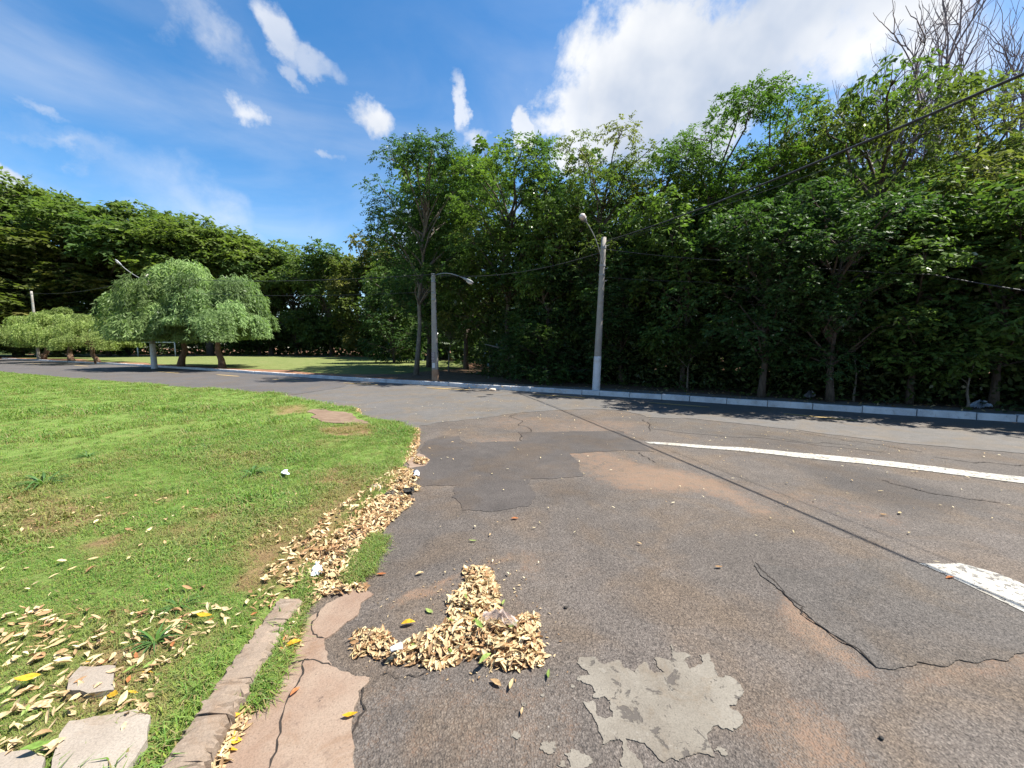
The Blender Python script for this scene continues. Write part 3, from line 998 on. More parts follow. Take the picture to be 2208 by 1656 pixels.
def tree_mesh(seed, H, W, base_t, npads, pad_r, pad_z, per_pad, spray, pairs, leaf, droop, cols, env='round', trunk_r=.16, mats=(None, None), lean=0.0, flat=.0, hang=.25, trunk_bend=.25, limb_r=.05):
    """returns (trunk mesh, crown mesh) of a tree H tall and W wide"""
    r = np.random.default_rng(seed)
    rd = random.Random(seed)
    pads = []
    guard = 0
    while len(pads) < npads and guard < 4000:
        guard += 1
        t = r.uniform(base_t, 1.0)
        if env == 'round':
            e = math.sqrt(max(0, 1 - ((t - (base_t + .62 * (1 - base_t)) ) / ((1 - base_t) * .66)) ** 2))
        elif env == 'umbrella':
            t = r.uniform(.62, 1.0)
            e = math.sqrt(max(0, 1 - ((t - .62) / .40) ** 2))
        elif env == 'column':
            e = .55 + .45 * math.sin(math.pi * min(1, (t - base_t) / (1 - base_t) * .9 + .1))
        else:
            e = 1.0 - .45 * ((t - base_t) / (1 - base_t))
        a = r.uniform(0, 2 * math.pi)
        rr = W / 2 * e * math.sqrt(r.uniform(.02, 1.0)) * .86
        c = np.array([math.cos(a) * rr + lean * t * H, math.sin(a) * rr, t * H * .96 - pad_z * .3])
        if any(np.linalg.norm((c - q) / [pad_r, pad_r, pad_z * 1.3]) < .62 for q in pads):
            continue
        pads.append(c)
    mb = MB()
    th = H * (.72 if env != 'umbrella' else .55)
    tp = []
    for i in range(7):
        t = i / 6
        tp.append(Vector((lean * t * th + rd.gauss(0, trunk_bend) * t * .8, rd.gauss(0, trunk_bend) * t * .8, t * th - .1)))
    mb.tube(tp, [trunk_r * (1.35 - .25 * min(1, i * 3)) * (1 - .72 * i / 6) for i in range(7)], 9)

    def trunk_at(z):
        q = max(0, min(.999, (z + .1) / th)) * 6
        i = int(q)
        return tp[i].lerp(tp[i + 1], q - i)
    O, D, LL, CC, KK = [], [], [], [], []
    cols = np.array(cols, float)
    for c in pads:
        zs = max(base_t * H * .8, c[2] - .7 * math.hypot(c[0], c[1]) - rd.uniform(.05, .18) * H * .5)
        a = trunk_at(min(zs, th * .96))
        b = Vector(c)
        m1 = a.lerp(b, .35) + Vector((0, 0, .06 * (b - a).length)) + Vector([rd.gauss(0, .05) * (b - a).length for _ in range(3)])
        m2 = a.lerp(b, .72) + Vector((0, 0, .07 * (b - a).length)) + Vector([rd.gauss(0, .05) * (b - a).length for _ in range(3)])
        mb.tube([a, m1, m2, b], [limb_r * 1.5, limb_r, limb_r * .7, limb_r * .3], 5, False)
        sc = r.uniform(.72, 1.25)
        n = int(per_pad * sc * sc)
        for _ in range(4):      # twigs inside the pad
            e = b + Vector((rd.gauss(0, pad_r * .5), rd.gauss(0, pad_r * .5), rd.uniform(-.2, .6) * pad_z))
            mb.tube([m2.lerp(b, .6), b.lerp(e, .5) + Vector((0, 0, .05)), e], [limb_r * .35, limb_r * .25, limb_r * .1], 4, False)
        v = nrm(r.normal(0, 1, (n, 3)))
        rad = r.uniform(.25, 1.0, n) ** .6
        p = v * rad[:, None] * np.array([pad_r * sc, pad_r * sc, pad_z * sc])
        p[:, 2] = np.where(p[:, 2] < 0, p[:, 2] * (1 - flat), p[:, 2])
        out = p * [1, 1, .35]
        d = nrm(nrm(out + 1e-6) + r.normal(0, .45, (n, 3)) + np.array([0, 0, .28]))
        O.append(p + c); D.append(d)
        LL.append(spray * r.uniform(.65, 1.3, n))
        KK.append(np.full(n, droop) * r.uniform(.6, 1.4, n))
        mixw = np.clip(r.normal(r.uniform(.1, .9), .18), 0, 1)
        CC.append((cols[0] * (1 - mixw) + cols[1] * mixw)[None, :] * r.uniform(.85, 1.15, (n, 1)) * np.array([1, 1, 1.0]))
    O, D, LL, CC, KK = map(np.concatenate, (O, D, LL, CC, KK))
    V, T, C = sprays(r, O, D, LL, KK, pairs, leaf[0], leaf[1], CC, hang=hang)
    trunk = mb.mesh('trunk', mats[0], True)
    crown = mesh_np('crown', V, T, mats[1], C)
    return dict(trunk=trunk, crown=crown, H=H, W=W)


def weep_mesh(seed, H, W, nb, strands, col, mats):
    """pepper tree: dome of limbs carrying hanging strands of narrow leaflets"""
    r = np.random.default_rng(seed)
    rd = random.Random(seed)
    mb = MB()
    bend = .35 if seed % 2 else -.25
    tp = [Vector((0, 0, -.1)), Vector((bend * .4, .05, H * .09)), Vector((bend * 1.1, .0, H * .17)), Vector((bend * .9, -.05, H * .26)), Vector((bend * 1.2, 0, H * .36))]
    mb.tube(tp, [.30, .22, .19, .17, .13], 9)
    O, LL, CC = [], [], []
    for i in range(nb):
        a = 2 * math.pi * ((i * .618) % 1 + rd.uniform(-.03, .03))
        q = ((i + .5) / nb) ** .5
        rr = W / 2 * q * rd.uniform(.72, 1.0) * .92
        top = H * (1 - .45 * q ** 2.4) * rd.uniform(.70, 1.03) - .1
        b = Vector((bend + math.cos(a) * rr, math.sin(a) * rr, top))
        s = tp[rd.choice((3, 4))]
        m1 = s.lerp(b, .45) + Vector((0, 0, H * .10))
        m2 = s.lerp(b, .8) + Vector((0, 0, H * .05))
        mb.tube([s, m1, m2, b], [.07, .05, .03, .012], 5, False)
        n = int(strands / nb)
        v = nrm(r.normal(0, 1, (n, 3))) * (r.random((n, 1)) ** .5)
        v[:, 2] = np.abs(v[:, 2])
        k = rd.uniform(.6, 1.5)
        O.append(np.array(b)[None, :] + v * [W * .115 * k, W * .115 * k, H * .085 * k])
        ln = rd.uniform(.22, .48) * (.6 + .6 * q)
        LL.append(np.clip(r.normal(1, .38, n), .3, 1.9) * ln * H * (1.15 - .4 * np.linalg.norm(v, axis=1)))
        CC.append(np.tile(np.array(col) * rd.uniform(.66, 1.3), (n, 1)) * r.uniform(.8, 1.2, (n, 1)))
    O, LL, CC = map(np.concatenate, (O, LL, CC))
    HM = np.repeat(r.uniform(.22, .46, nb), int(strands / nb))
    LL = np.minimum(LL, np.maximum(O[:, 2] - H * HM, .25))
    m = len(O)
    out = O * [1, 1, 0]
    d0 = nrm(out + r.normal(0, .6, (m, 3)) * [1, 1, 0])
    bs, ds, ns, cs = [], [], [], []
    steps = 13
    for j in range(steps):
        t = (j + r.random(m)) / steps
        p = O + d0 * (LL * .22 * np.sqrt(t))[:, None]
        p[:, 2] -= LL * t - .12 * LL * np.sqrt(t)
        for sgn in (-1, 1):
            side = nrm(np.cross(d0, [0, 0, 1.0]) + r.normal(0, .4, (m, 3)))
            bs.append(p)
            ds.append(nrm(side * sgn * .6 + d0 * .3 + np.array([0, 0, -.75]) + r.normal(0, .2, (m, 3))))
            ns.append(nrm(d0 + r.normal(0, .6, (m, 3))))
            cs.append(CC * (1 + r.normal(0, .12, (m, 1))))
    b, d, n2, c = map(np.concatenate, (bs, ds, ns, cs))
    V, T, C = leaf_quads(b, d, n2, H * .040 * r.uniform(.7, 1.3, len(b)), H * .0085 * r.uniform(.8, 1.3, len(b)), np.clip(c, .005, .5))
    return dict(trunk=mb.mesh('trunk', mats[0], True), crown=mesh_np('crown', V, T, mats[1], C), H=H, W=W)


def bare_mesh(seed, H, mats):
    rd = random.Random(seed)
    trunk, tw = MB(), MB()

    def grow(p, d, L, R, lev):
        n = 5
        P, q, dd = [p], p, d
        for i in range(n):
            dd = (dd + Vector((rd.gauss(0, .19), rd.gauss(0, .19), .04 + rd.gauss(0, .07)))).normalized()
            q = q + dd * L / n
            P.append(q)
        (trunk if lev < 2 else tw).tube(P, [R * (1 - .42 * i / n) for i in range(n + 1)], 8 if lev < 2 else (5 if lev < 3 else 4), False)
        if lev >= 6:
            return
        kids = {0: 6, 1: 4, 2: 4, 3: 3, 4: 3, 5: 2}[lev]
        for k in range(kids):
            i = n if k == 0 else rd.randint(2 if lev else 3, n)
            ang = rd.uniform(0, 2 * math.pi)
            sp = rd.uniform(.55, 1.05) if k else .2
            o1 = dd.orthogonal().normalized()
            o2 = dd.cross(o1)
            nd = (dd + (o1 * math.cos(ang) + o2 * math.sin(ang)) * sp + Vector((0, 0, .10))).normalized()
            grow(P[i], nd, L * rd.uniform(.55, .8), R * (.55 if k else .66), lev + 1)
    grow(Vector((0, 0, -.1)), Vector((0, 0, 1)), H * .36, .37, 0)
    V = np.concatenate(tw.v)
    return dict(trunk=trunk.mesh('trunk', mats[0], True), crown=tw.mesh('twigs', mats[0], True), H=V[:, 2].max(), W=np.percentile(np.hypot(V[:, 0], V[:, 1]), 96) * 2)


def plant_tree(name, label, cat, arch, pos, h, wd, rz, group=None, crown='crown', cols=None):
    root = empty(name, pos, rz)
    root.scale = (wd / arch['W'], wd / arch['W'], h / arch['H'])
    tag(root, label, cat, group)
    obj('trunk', arch['trunk'], root)
    obj(crown, arch['crown'], root)
    return root


DK, MD, LT = (0.036, 0.074, 0.026), (0.060, 0.112, 0.032), (0.112, 0.170, 0.036)
OLV, BLU = (0.140, 0.150, 0.044), (0.040, 0.082, 0.036)
bk = (m_bark, m_leaf)
bg_ = (m_bark, m_leafgloss)
A = {}
A['airy1'] = tree_mesh(1, 14, 8, .42, 34, 1.2, .68, 62, .62, 7, (.19, .075), .35, (BLU, LT), mats=bk, flat=.3)
A['airy2'] = tree_mesh(2, 14, 8, .38, 32, 1.10, .60, 54, .60, 7, (.18, .075), .45, (MD, OLV), mats=bk, flat=.3)
A['airy3'] = tree_mesh(3, 14, 9, .40, 32, 1.3, .62, 70, .70, 8, (.19, .07), .30, (BLU, MD), mats=(m_barkpale, m_leaf), lean=-.10, flat=.4)
A['drop1'] = tree_mesh(4, 12, 8, .30, 30, 1.2, .80, 56, .70, 6, (.24, .085), .75, (MD, OLV), mats=bk, hang=.6)
A['broad1'] = tree_mesh(5, 12, 8, .22, 36, 1.15, .85, 66, .42, 4, (.22, .12), .35, (DK, MD), mats=bg_, hang=.45)
A['broad2'] = tree_mesh(6, 12, 9, .22, 38, 1.15, .80, 58, .50, 3, (.32, .17), .35, (MD, LT), mats=bg_, hang=.45)
A['broad3'] = tree_mesh(7, 9, 7, .12, 36, 1.0, .75, 60, .42, 4, (.22, .12), .35, (DK, (.06, .10, .02)), env='cone', mats=bg_, hang=.45, trunk_r=.13)
A['layer1'] = tree_mesh(8, 13, 9, .35, 30, 1.35, .42, 76, .66, 7, (.18, .075), .25, (MD, (.075, .135, .022)), mats=bk, flat=.6)
A['umb1'] = tree_mesh(9, 22, 24, .50, 34, 3.1, 2.0, 150, 1.3, 5, (.58, .30), .45, ((.068, .112, .034), (.150, .190, .050)), env='umbrella', trunk_r=.45, mats=bk, flat=.6, limb_r=.16, trunk_bend=.5)  # umb and far crowns: leaf colours brightened to stand in for distance haze
A['umb2'] = tree_mesh(10, 22, 24, .48, 32, 3.1, 2.1, 150, 1.3, 5, (.58, .30), .45, ((.064, .108, .036), (.140, .185, .052)), env='umbrella', trunk_r=.45, mats=bk, flat=.6, limb_r=.16, trunk_bend=.5)
A['far1'] = tree_mesh(12, 18, 16, .15, 46, 2.1, 1.3, 62, 1.1, 4, (.60, .30), .4, ((.050, .090, .034), (.105, .150, .046)), mats=bk, trunk_r=.3, limb_r=.1)
A['far2'] = tree_mesh(13, 18, 15, .12, 46, 2.0, 1.3, 62, 1.1, 4, (.58, .30), .45, ((.055, .090, .022), (.145, .140, .045)), mats=bk, trunk_r=.3, limb_r=.1)
A['far3'] = tree_mesh(14, 18, 13, .12, 42, 1.8, 1.5, 64, 1.1, 4, (.55, .28), .5, ((.045, .090, .026), (.115, .155, .04)), env='column', mats=(m_barkpale, m_leaf), trunk_r=.28, limb_r=.09)
A['weep1'] = weep_mesh(21, 8.4, 9.5, 28, 2900, (.185, .26, .10), (m_barkred, m_leaf))
A['weep2'] = weep_mesh(22, 8.0, 8.5, 25, 2700, (.175, .255, .105), (m_barkred, m_leaf))
A['weep3'] = weep_mesh(23, 6.0, 8.5, 24, 1800, (.21, .265, .085), (m_barkred, m_leaf))
A['bare1'] = bare_mesh(31, 19, (m_barkbare,))
A['bare2'] = bare_mesh(34, 18, (m_barkbare,))
A['sap'] = tree_mesh(41, 4.2, 2.6, .40, 12, .5, .4, 34, .35, 4, (.13, .06), .4, (DK, LT), mats=(m_barkpale, m_leafgloss), trunk_r=.045, limb_r=.018, trunk_bend=.12)

# trees: kind, base pixel, top pixel row, crown width in pixels, label, archetype, turn
FG, CG, LG = 'trees along the forest edge', 'trees at the far end of the field', 'broad trees behind the left of the field'
TREES = [
    # behind the field, left
    ('umbrella_tree', (40, 767), 372, 380, 'tallest spreading tree at the far left edge, dark pointed top above the others', 'umb1', .3, LG),
    ('umbrella_tree', (270, 767), 425, 400, 'wide layered tree rising behind the weeping pepper trees, light gaps under its crown', 'umb2', 1.1, LG),
    ('umbrella_tree', (455, 766.5), 476, 330, 'flat layered tree whose crown slopes down behind the large pepper tree', 'umb1', 2.4, LG),
    ('umbrella_tree', (585, 766), 520, 230, 'lowest of the layered trees, its feathery tip beside the sky gap', 'umb2', 3.9, LG),
    ('leafy_tree', (-30, 769), 470, 330, 'bushy green tree cut off by the left edge below the tallest tree', 'far3', .2, LG),
    ('leafy_tree', (120, 769), 500, 330, 'reddish tinged bushy tree behind the two small pepper trees', 'far2', 1.2, LG),
    ('leafy_tree', (235, 768), 590, 210, 'low dark green tree filling the gap behind the lamp beside the pepper tree', 'far1', 2.2, LG),
    ('leafy_tree', (-190, 771), 400, 380, 'tall green tree standing left of the layered trees', 'far1', .2, LG),
    ('leafy_tree', (-420, 775), 430, 420, 'outermost tall green tree at the left, past the edge of the row', 'far3', 1.7, LG),
    ('leafy_tree', (-720, 780), 470, 460, 'lone bushy tree farthest to the left beyond the road', 'far1', 3.0, LG),
    # beyond the field, centre
    ('leafy_tree', (640, 766), 560, 150, 'dark tree in the dip of the skyline right of the pepper trees', 'far1', .8, CG),
    ('leafy_tree', (715, 767), 524, 190, 'dark green tree with a rounded crest at the end of the field', 'far1', 2.0, CG),
    ('leafy_tree', (795, 769), 512, 170, 'olive and rusty crowned tree behind the field, left of the slim trunked feathery tree', 'far2', 3.1, CG),
    ('leafy_tree', (865, 772), 545, 170, 'pale leaved upright tree just left of the stained concrete pole', 'far3', .5, CG),
    ('leafy_tree', (560, 766), 610, 160, 'shaded low tree showing between the two large pepper crowns and the field', 'far1', 4.0, CG),
    ('leafy_tree', (955, 775), 470, 190, 'tall shaded tree behind the stained concrete pole', 'far1', 5.0, CG),
    # forest edge
    ('feathery_tree', (897, 809), 300, 275, 'feathery tree with a bare slim trunk just left of the stained concrete pole', 'airy3', 3.14159, FG),
    ('feathery_tree', (1095, 812), 292, 290, 'tall feathery tree with a pale trunk between the two concrete poles', 'airy1', 1.0, FG),
    ('leafy_tree', (925, 792), 430, 250, 'dense dark tree filling the space right behind the stained concrete pole', 'broad1', 2.7, FG),
    ('leafy_tree', (1005, 797), 318, 270, 'tall dense tree between the feathery tree by the stained pole and the pale trunk', 'broad2', 1.9, FG),
    ('leafy_tree', (1190, 812), 318, 240, 'tall dense tree left of the tufted slim tree', 'broad1', 5.6, FG),
    ('leafy_tree', (850, 783), 560, 150, 'leafy tree at the field corner left of the slim trunked feathery tree', 'broad3', 3.6, CG),
    ('drooping_tree', (1060, 806), 470, 260, 'olive drooping tree hanging over the dark hollow between the poles', 'drop1', 2.0, FG),
    ('feathery_tree', (1285, 824), 252, 250, 'slim tree with a narrow tufted tip straight above the lamp pole', 'airy2', 2.6, FG),
    ('feathery_tree', (1400, 826), 300, 270, 'open feathery tree just right of the lamp pole with sky showing through', 'airy1', 4.1, FG),
    ('leafy_tree', (1205, 820), 400, 220, 'dense green tree behind the lamp on its arm', 'broad2', .4, FG),
    ('layered_tree', (1530, 832), 196, 330, 'dark layered tree with a jagged crest below the big cloud', 'layer1', .9, FG),
    ('layered_tree', (1650, 836), 172, 300, 'layered tree whose long sprays reach up into the big cloud', 'layer1', 3.0, FG),
    ('leafy_tree', (1470, 839), 420, 280, 'bright green leafy tree over the thick cable right of the lamp pole', 'broad2', 2.2, FG),
    ('leafy_tree', (1640, 858), 400, 330, 'dark glossy leaved tree under the layered crowns', 'broad1', 1.5, FG),
    ('leafy_tree', (1340, 829), 545, 240, 'shaded tree right behind the whitewashed lamp pole', 'broad1', 4.4, FG),
    ('leafy_tree', (1180, 823), 560, 230, 'dark leafy tree in shadow left of the whitewashed lamp pole', 'broad3', .7, FG),
    ('drooping_tree', (1860, 850), 150, 420, 'broad olive tree below the leafless branches', 'drop1', .8, FG),
    ('feathery_tree', (2050, 850), 150, 400, 'olive feathery tree crossed by the thick cable in the upper right', 'airy2', 3.3, FG),
    ('leafy_tree', (1790, 868), 380, 340, 'dark tree with glossy leaves glinting over the pavement, left of the tall olive tree', 'broad1', 3.6, FG),
    ('leafy_tree', (1960, 872), 430, 340, 'green leafy tree low over the kerb, second from the right edge', 'broad2', 5.2, FG),
    ('leafy_tree', (2140, 880), 330, 400, 'bright green tree overhanging the road at the right edge', 'broad2', 1.1, FG),
    ('drooping_tree', (2300, 872), 190, 460, 'tall yellowish green tree cut off by the right edge', 'drop1', 4.1, FG),
    ('leafy_tree', (2420, 892), 260, 430, 'large leafy tree beyond the right edge shading the road', 'broad2', 2.9, FG),
    ('leafy_tree', (2750, 925), 240, 520, 'outermost leafy tree beside the road past the right edge', 'broad1', .9, FG),
]
for name, (bx, by), ty, wpx, label, arch, rz, grp in TREES:
    x, y = G(bx, by, .11)
    wd = wpx / F * y
    h = (AT(bx, ty, y - .12 * wd).z - .11) * 1.0
    plant_tree(name, label, 'tree', A[arch], (x, y, .11), h, wd, rz, grp)

PG = 'weeping pepper trees along the kerb'
for (bx, by), ty, wpx, label, arch, rz in [
    ((389, 791), 572, 262, 'largest weeping pepper tree, dark trunk at the kerb beside the lamp pole', 'weep1', .4),
    ((480, 793), 590, 235, 'weeping pepper tree on a bent leaning trunk, right end of the row', 'weep2', .0),
    ((93, 775), 668, 175, 'small weeping pepper tree at the left end of the row', 'weep3', 1.3),
    ((155, 779), 662, 190, 'small weeping pepper tree with a short dark trunk in the middle of the low ones', 'weep3', 2.6),
    ((212, 782), 678, 175, 'small weeping pepper tree on a crooked trunk next to the big pepper tree', 'weep3', 4.0),
]:
    x, y = G(bx, by, .11)
    h = AT(bx, ty, y).z - .11
    wd = wpx / F * y
    plant_tree('pepper_tree', label, 'tree', A[arch], (x, y, .11), h, wd, rz, PG)

for (bx, by, dep), ty, wpx, label, arch, rz in [((1995, 0, 18), -330, 660, 'leafless tree with many grey branches against the cloud, upper right', 'bare1', .6),
                                                ((2190, 0, 19), -300, 560, 'leafless tree partly outside the right edge behind the olive tree', 'bare2', 2.2),
                                                ((1880, 0, 20), 10, 260, 'smaller leafless tree with upturned twigs left of the big bare one', 'bare2', 4.0)]:
    p = AT(bx, 740, dep)
    h = AT(bx, ty, dep).z
    plant_tree('bare_tree', label, 'tree', A[arch], (p.x, p.y, .1), h, wpx / F * dep, rz, 'leafless trees above the forest', crown='twigs')

SG = 'saplings and thin stems at the forest edge'
for (bx, by), ty, wpx, label, arch, rz in [
    ((1482, 842), 700, 130, 'thin forked sapling with pale stems at the pavement right of the lamp pole', 'sap', .5),
    ((968, 803), 690, 90, 'slender pale sapling just right of the stained concrete pole', 'sap', 1.5),
    ((1840, 866), 690, 130, 'slim leaning sapling in shade behind the right pavement', 'sap', 3.0),
    ((1100, 815), 720, 110, 'small pale trunked sapling in the dark hollow between the poles', 'sap', 4.4),
    ((2085, 884), 720, 150, 'low sapling with bright leaves touching the kerb near the right edge', 'sap', 5.4)]:
    x, y = G(bx, by, .11)
    h = AT(bx, ty, y).z - .11
    plant_tree('sapling', label, 'sapling', A[arch], (x, y, .11), h, wpx / F * y, rz, SG)


# ------------------------------------------------------------------ uncountable growth
def random_leaves(r, P, size, cols, up=.5):
    n = len(P)
    d = nrm(r.normal(0, 1, (n, 3)) * [1, 1, .6])
    u = nrm(r.normal(0, 1, (n, 3)) + [0, 0, up])
    k = r.random((n, 1))
    c = (np.array(cols[0]) * (1 - k) + np.array(cols[1]) * k) * r.uniform(.8, 1.2, (n, 1))
    return leaf_quads(P, d, u, size * r.uniform(.6, 1.4, n), size * .55 * r.uniform(.7, 1.3, n), c)


def mass(name, label, zones, cols, m, seed):
    """zones: (polyline, depth range behind it, height range, leaf count, leaf size, clumpiness)"""
    r = np.random.default_rng(seed)
    Vs, Ts, Cs, n0 = [], [], [], 0
    for line, (d0, d1), (h0, h1), n, size, cl in zones:
        L = np.array(line, float)
        sg = np.linalg.norm(np.diff(L, axis=0), axis=1)
        cu = np.concatenate([[0], np.cumsum(sg)])
        nc = max(1, n // cl)
        s = r.uniform(0, cu[-1], nc)
        x, y = np.interp(s, cu, L[:, 0]), np.interp(s, cu, L[:, 1])
        i = np.clip(np.searchsorted(cu, s) - 1, 0, len(sg) - 1)
        t = (L[i + 1] - L[i]) / sg[i][:, None]
        off = r.uniform(d0, d1, nc)
        hh = h0 + (h1 - h0) * r.random(nc) * (.65 + .5 * vnoise(np.stack([s, off], 1), .35, seed))
        c = np.stack([x - t[:, 1] * off, y + t[:, 0] * off, hh], 1)
        P = np.repeat(c, cl, 0) + r.normal(0, 1, (nc * cl, 3)) * [size * 2.2, size * 2.2, size * 1.4]
        P[:, 2] = np.maximum(P[:, 2], .15)
        V, T, C = random_leaves(r, P, size, cols)
        Vs.append(V); Ts.append(T + n0); Cs.append(C)
        n0 += len(V)
    o = obj(name, mesh_np(name, np.concatenate(Vs), np.concatenate(Ts), m, np.concatenate(Cs)))
    return tag(o, label, kind='stuff')


K3 = [p for p in KERB if -5 < p[0] < 23]
edge = [(-1.5, 22.5), (0.6, 18.4), (3.3, 16.8), (6.4, 14.2), (9.0, 11.9), (12, 10.2), (16, 8.2), (24, 4)]
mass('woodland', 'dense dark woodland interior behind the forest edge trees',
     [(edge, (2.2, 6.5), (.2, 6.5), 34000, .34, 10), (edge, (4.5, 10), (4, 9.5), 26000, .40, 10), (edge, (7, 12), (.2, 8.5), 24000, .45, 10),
      ([(-4, 31), (-1.5, 24)], (2.5, 9), (.2, 6), 9000, .4, 10)], ((.030, .050, .026), (.058, .086, .036)), m_leaf, 5)  # leaf colours lightened and cooled in place of sky fill in the shade
mass('undergrowth', 'low shaded shrubs and creepers along the forest edge',
     [(edge, (-.9, 1.2), (.1, 2.0), 15000, .15, 14), (edge, (-.5, 2.5), (.1, 4.2), 26000, .19, 12), (edge, (-.2, 2.5), (2.5, 5.5), 16000, .21, 12)], ((.034, .060, .022), (.085, .115, .034)), m_leafgloss, 6)
fe = [(-150, 96), (-100, 84), (-60, 79), (-40, 73), (-20, 62), (-8, 46), (-3, 32)]
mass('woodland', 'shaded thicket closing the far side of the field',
     [(fe, (1, 8), (.2, 5.5), 26000, .75, 10), (fe, (4, 14), (2, 10), 22000, .9, 10)], ((.040, .068, .030), (.075, .110, .044)), m_leaf, 7)  # leaf colours lightened to stand in for haze and lift the black gaps
# ------------------------------------------------------------------ grass
def instancer(name, pts, rot, scl, idx, tint, sources, label, tilt=None):
    me = bpy.data.meshes.new(name)
    me.vertices.add(len(pts))
    me.vertices.foreach_set('co', np.asarray(pts, np.float32).ravel())
    for nm, typ, val in (('rot', 'FLOAT_VECTOR', rot), ('scl', 'FLOAT', scl), ('idx', 'INT', idx), ('tint', 'FLOAT', tint)):
        a = me.attributes.new(nm, typ, 'POINT')
        a.data.foreach_set('vector' if typ == 'FLOAT_VECTOR' else 'value', np.asarray(val, np.int32 if typ == 'INT' else np.float32).ravel())
    o = obj(name, me)
    ng = bpy.data.node_groups.new(name, 'GeometryNodeTree')
    ng.interface.new_socket('Geometry', in_out='INPUT', socket_type='NodeSocketGeometry')
    ng.interface.new_socket('Geometry', in_out='OUTPUT', socket_type='NodeSocketGeometry')
    gi, go = ng.nodes.new('NodeGroupInput'), ng.nodes.new('NodeGroupOutput')
    m2p = ng.nodes.new('GeometryNodeMeshToPoints')
    ip = ng.nodes.new('GeometryNodeInstanceOnPoints')
    ip.inputs['Pick Instance'].default_value = True
    gti = ng.nodes.new('GeometryNodeGeometryToInstance')
    for sme in reversed(sources):      # join order: last linked comes first
        so = bpy.data.objects.new(name + '_tuft', sme)
        oi = ng.nodes.new('GeometryNodeObjectInfo')
        oi.inputs[0].default_value = so
        oi.inputs['As Instance'].default_value = True
        ng.links.new(oi.outputs['Geometry'], gti.inputs[0])

    def na(nm, typ):
        n = ng.nodes.new('GeometryNodeInputNamedAttribute')
        n.data_type = typ
        n.inputs[0].default_value = nm
        return n.outputs[0]
    e2r = ng.nodes.new('FunctionNodeEulerToRotation')
    ng.links.new(na('rot', 'FLOAT_VECTOR'), e2r.inputs[0])
    jn = ng.nodes.new('GeometryNodeJoinGeometry')
    ng.nodes.remove(gti)
    for n in [n for n in ng.nodes if n.bl_idname == 'GeometryNodeObjectInfo']:
        ng.links.new(n.outputs['Geometry'], jn.inputs[0])
    ng.links.new(gi.outputs[0], m2p.inputs['Mesh'])
    ng.links.new(m2p.outputs[0], ip.inputs['Points'])
    ng.links.new(jn.outputs[0], ip.inputs['Instance'])
    ng.links.new(na('idx', 'INT'), ip.inputs['Instance Index'])
    ng.links.new(e2r.outputs[0], ip.inputs['Rotation'])
    ng.links.new(na('scl', 'FLOAT'), ip.inputs['Scale'])
    ng.links.new(ip.outputs[0], go.inputs[0])
    md = o.modifiers.new('scatter', 'NODES')
    md.node_group = ng
    return tag(o, label, kind='stuff')


def tuft(seed, n, spread, L, W, bend, col):
    r = np.random.default_rng(seed)
    V, T, C = [], [], []
    k = 0
    for i in range(n):
        a, q = r.uniform(0, 2 * math.pi), r.uniform(0, 2 * math.pi)
        rr = spread * math.sqrt(r.random())
        p = np.array([math.cos(q) * rr, math.sin(q) * rr, -.01])
        l, wd, bd = L * r.uniform(.5, 1.35), W * r.uniform(.7, 1.3), bend * r.uniform(.4, 1.5)
        d = np.array([math.cos(a), math.sin(a), 0])
        s = np.array([-d[1], d[0], 0]) * wd / 2
        m = p + d * l * .28 * bd + np.array([0, 0, l * .55 * (1 - .25 * min(bd, 2))])
        e = p + d * l * (.30 + .62 * bd) * .9 + np.array([0, 0, l * max(.12, .92 - .55 * bd)])
        V += [p - s, p + s, m + s * .8, m - s * .8, e]
        T += [(k, k + 1, k + 2), (k, k + 2, k + 3), (k + 3, k + 2, k + 4)]
        c = np.array(col) * r.uniform(.75, 1.25) * np.array([r.uniform(.85, 1.3), 1, r.uniform(.8, 1.2)])
        if r.random() < .14:
            c = np.array([.24, .19, .085]) * r.uniform(.7, 1.2)
        C += [c] * 5
        k += 5
    return mesh_np('grass_tuft', np.array(V), np.array(T, np.int32), m_grass, np.array(C))


GC = (0.146, 0.240, 0.044)
tufts = [tuft(100 + i, 42, .085, .058, .0042, 1.0 + .25 * (i % 3), GC) for i in range(5)] + [tuft(120 + i, 30, .07, .085, .0048, 1.1, (0.108, .212, .034)) for i in range(2)]
SLAB_PX = [[(128, 1590), (150, 1560), (290, 1535), (325, 1548), (318, 1600), (262, 1680), (120, 1690)], [(-60, 1640), (60, 1622), (98, 1640), (90, 1700), (-60, 1720)],
           [(148, 1470), (175, 1440), (250, 1440), (246, 1492), (190, 1500), (145, 1492)]]
SLABS = [GP(q, .10) for q in SLAB_PX]
CORNER = GP([(660, 882), (745, 887), (796, 911), (720, 916), (668, 903)], .09)


def lawn_scatter(seed, n, x0, x1, y0, y1, near, far):
    r = np.random.default_rng(seed)
    P = np.stack([r.uniform(x0, x1, n), r.uniform(y0, y1, n)], 1)
    D = np.hypot(P[:, 0], P[:, 1])
    P = P[(D >= near) & (D < far)]
    P = P[np.abs(P[:, 0]) < P[:, 1] * 1.75 + 1.2]
    d = sdist(P, LAWN)
    ok = d > .03
    for q in SLABS + [CORNER]:
        ok &= ~inside(P, q)
    st = straw_at(P)
    keep = r.random(len(P)) > .72 * sstep(st, .25, .9)
    return P[ok & keep], st[ok & keep], r


def lawn_z(P):
    d = sdist(P, LAWN)
    return LZ + .05 * (fbm(P, .8, 63) - .5) * sstep(d, 0, 1.2) - .09 * (1 - sstep(d, -.06, .10))


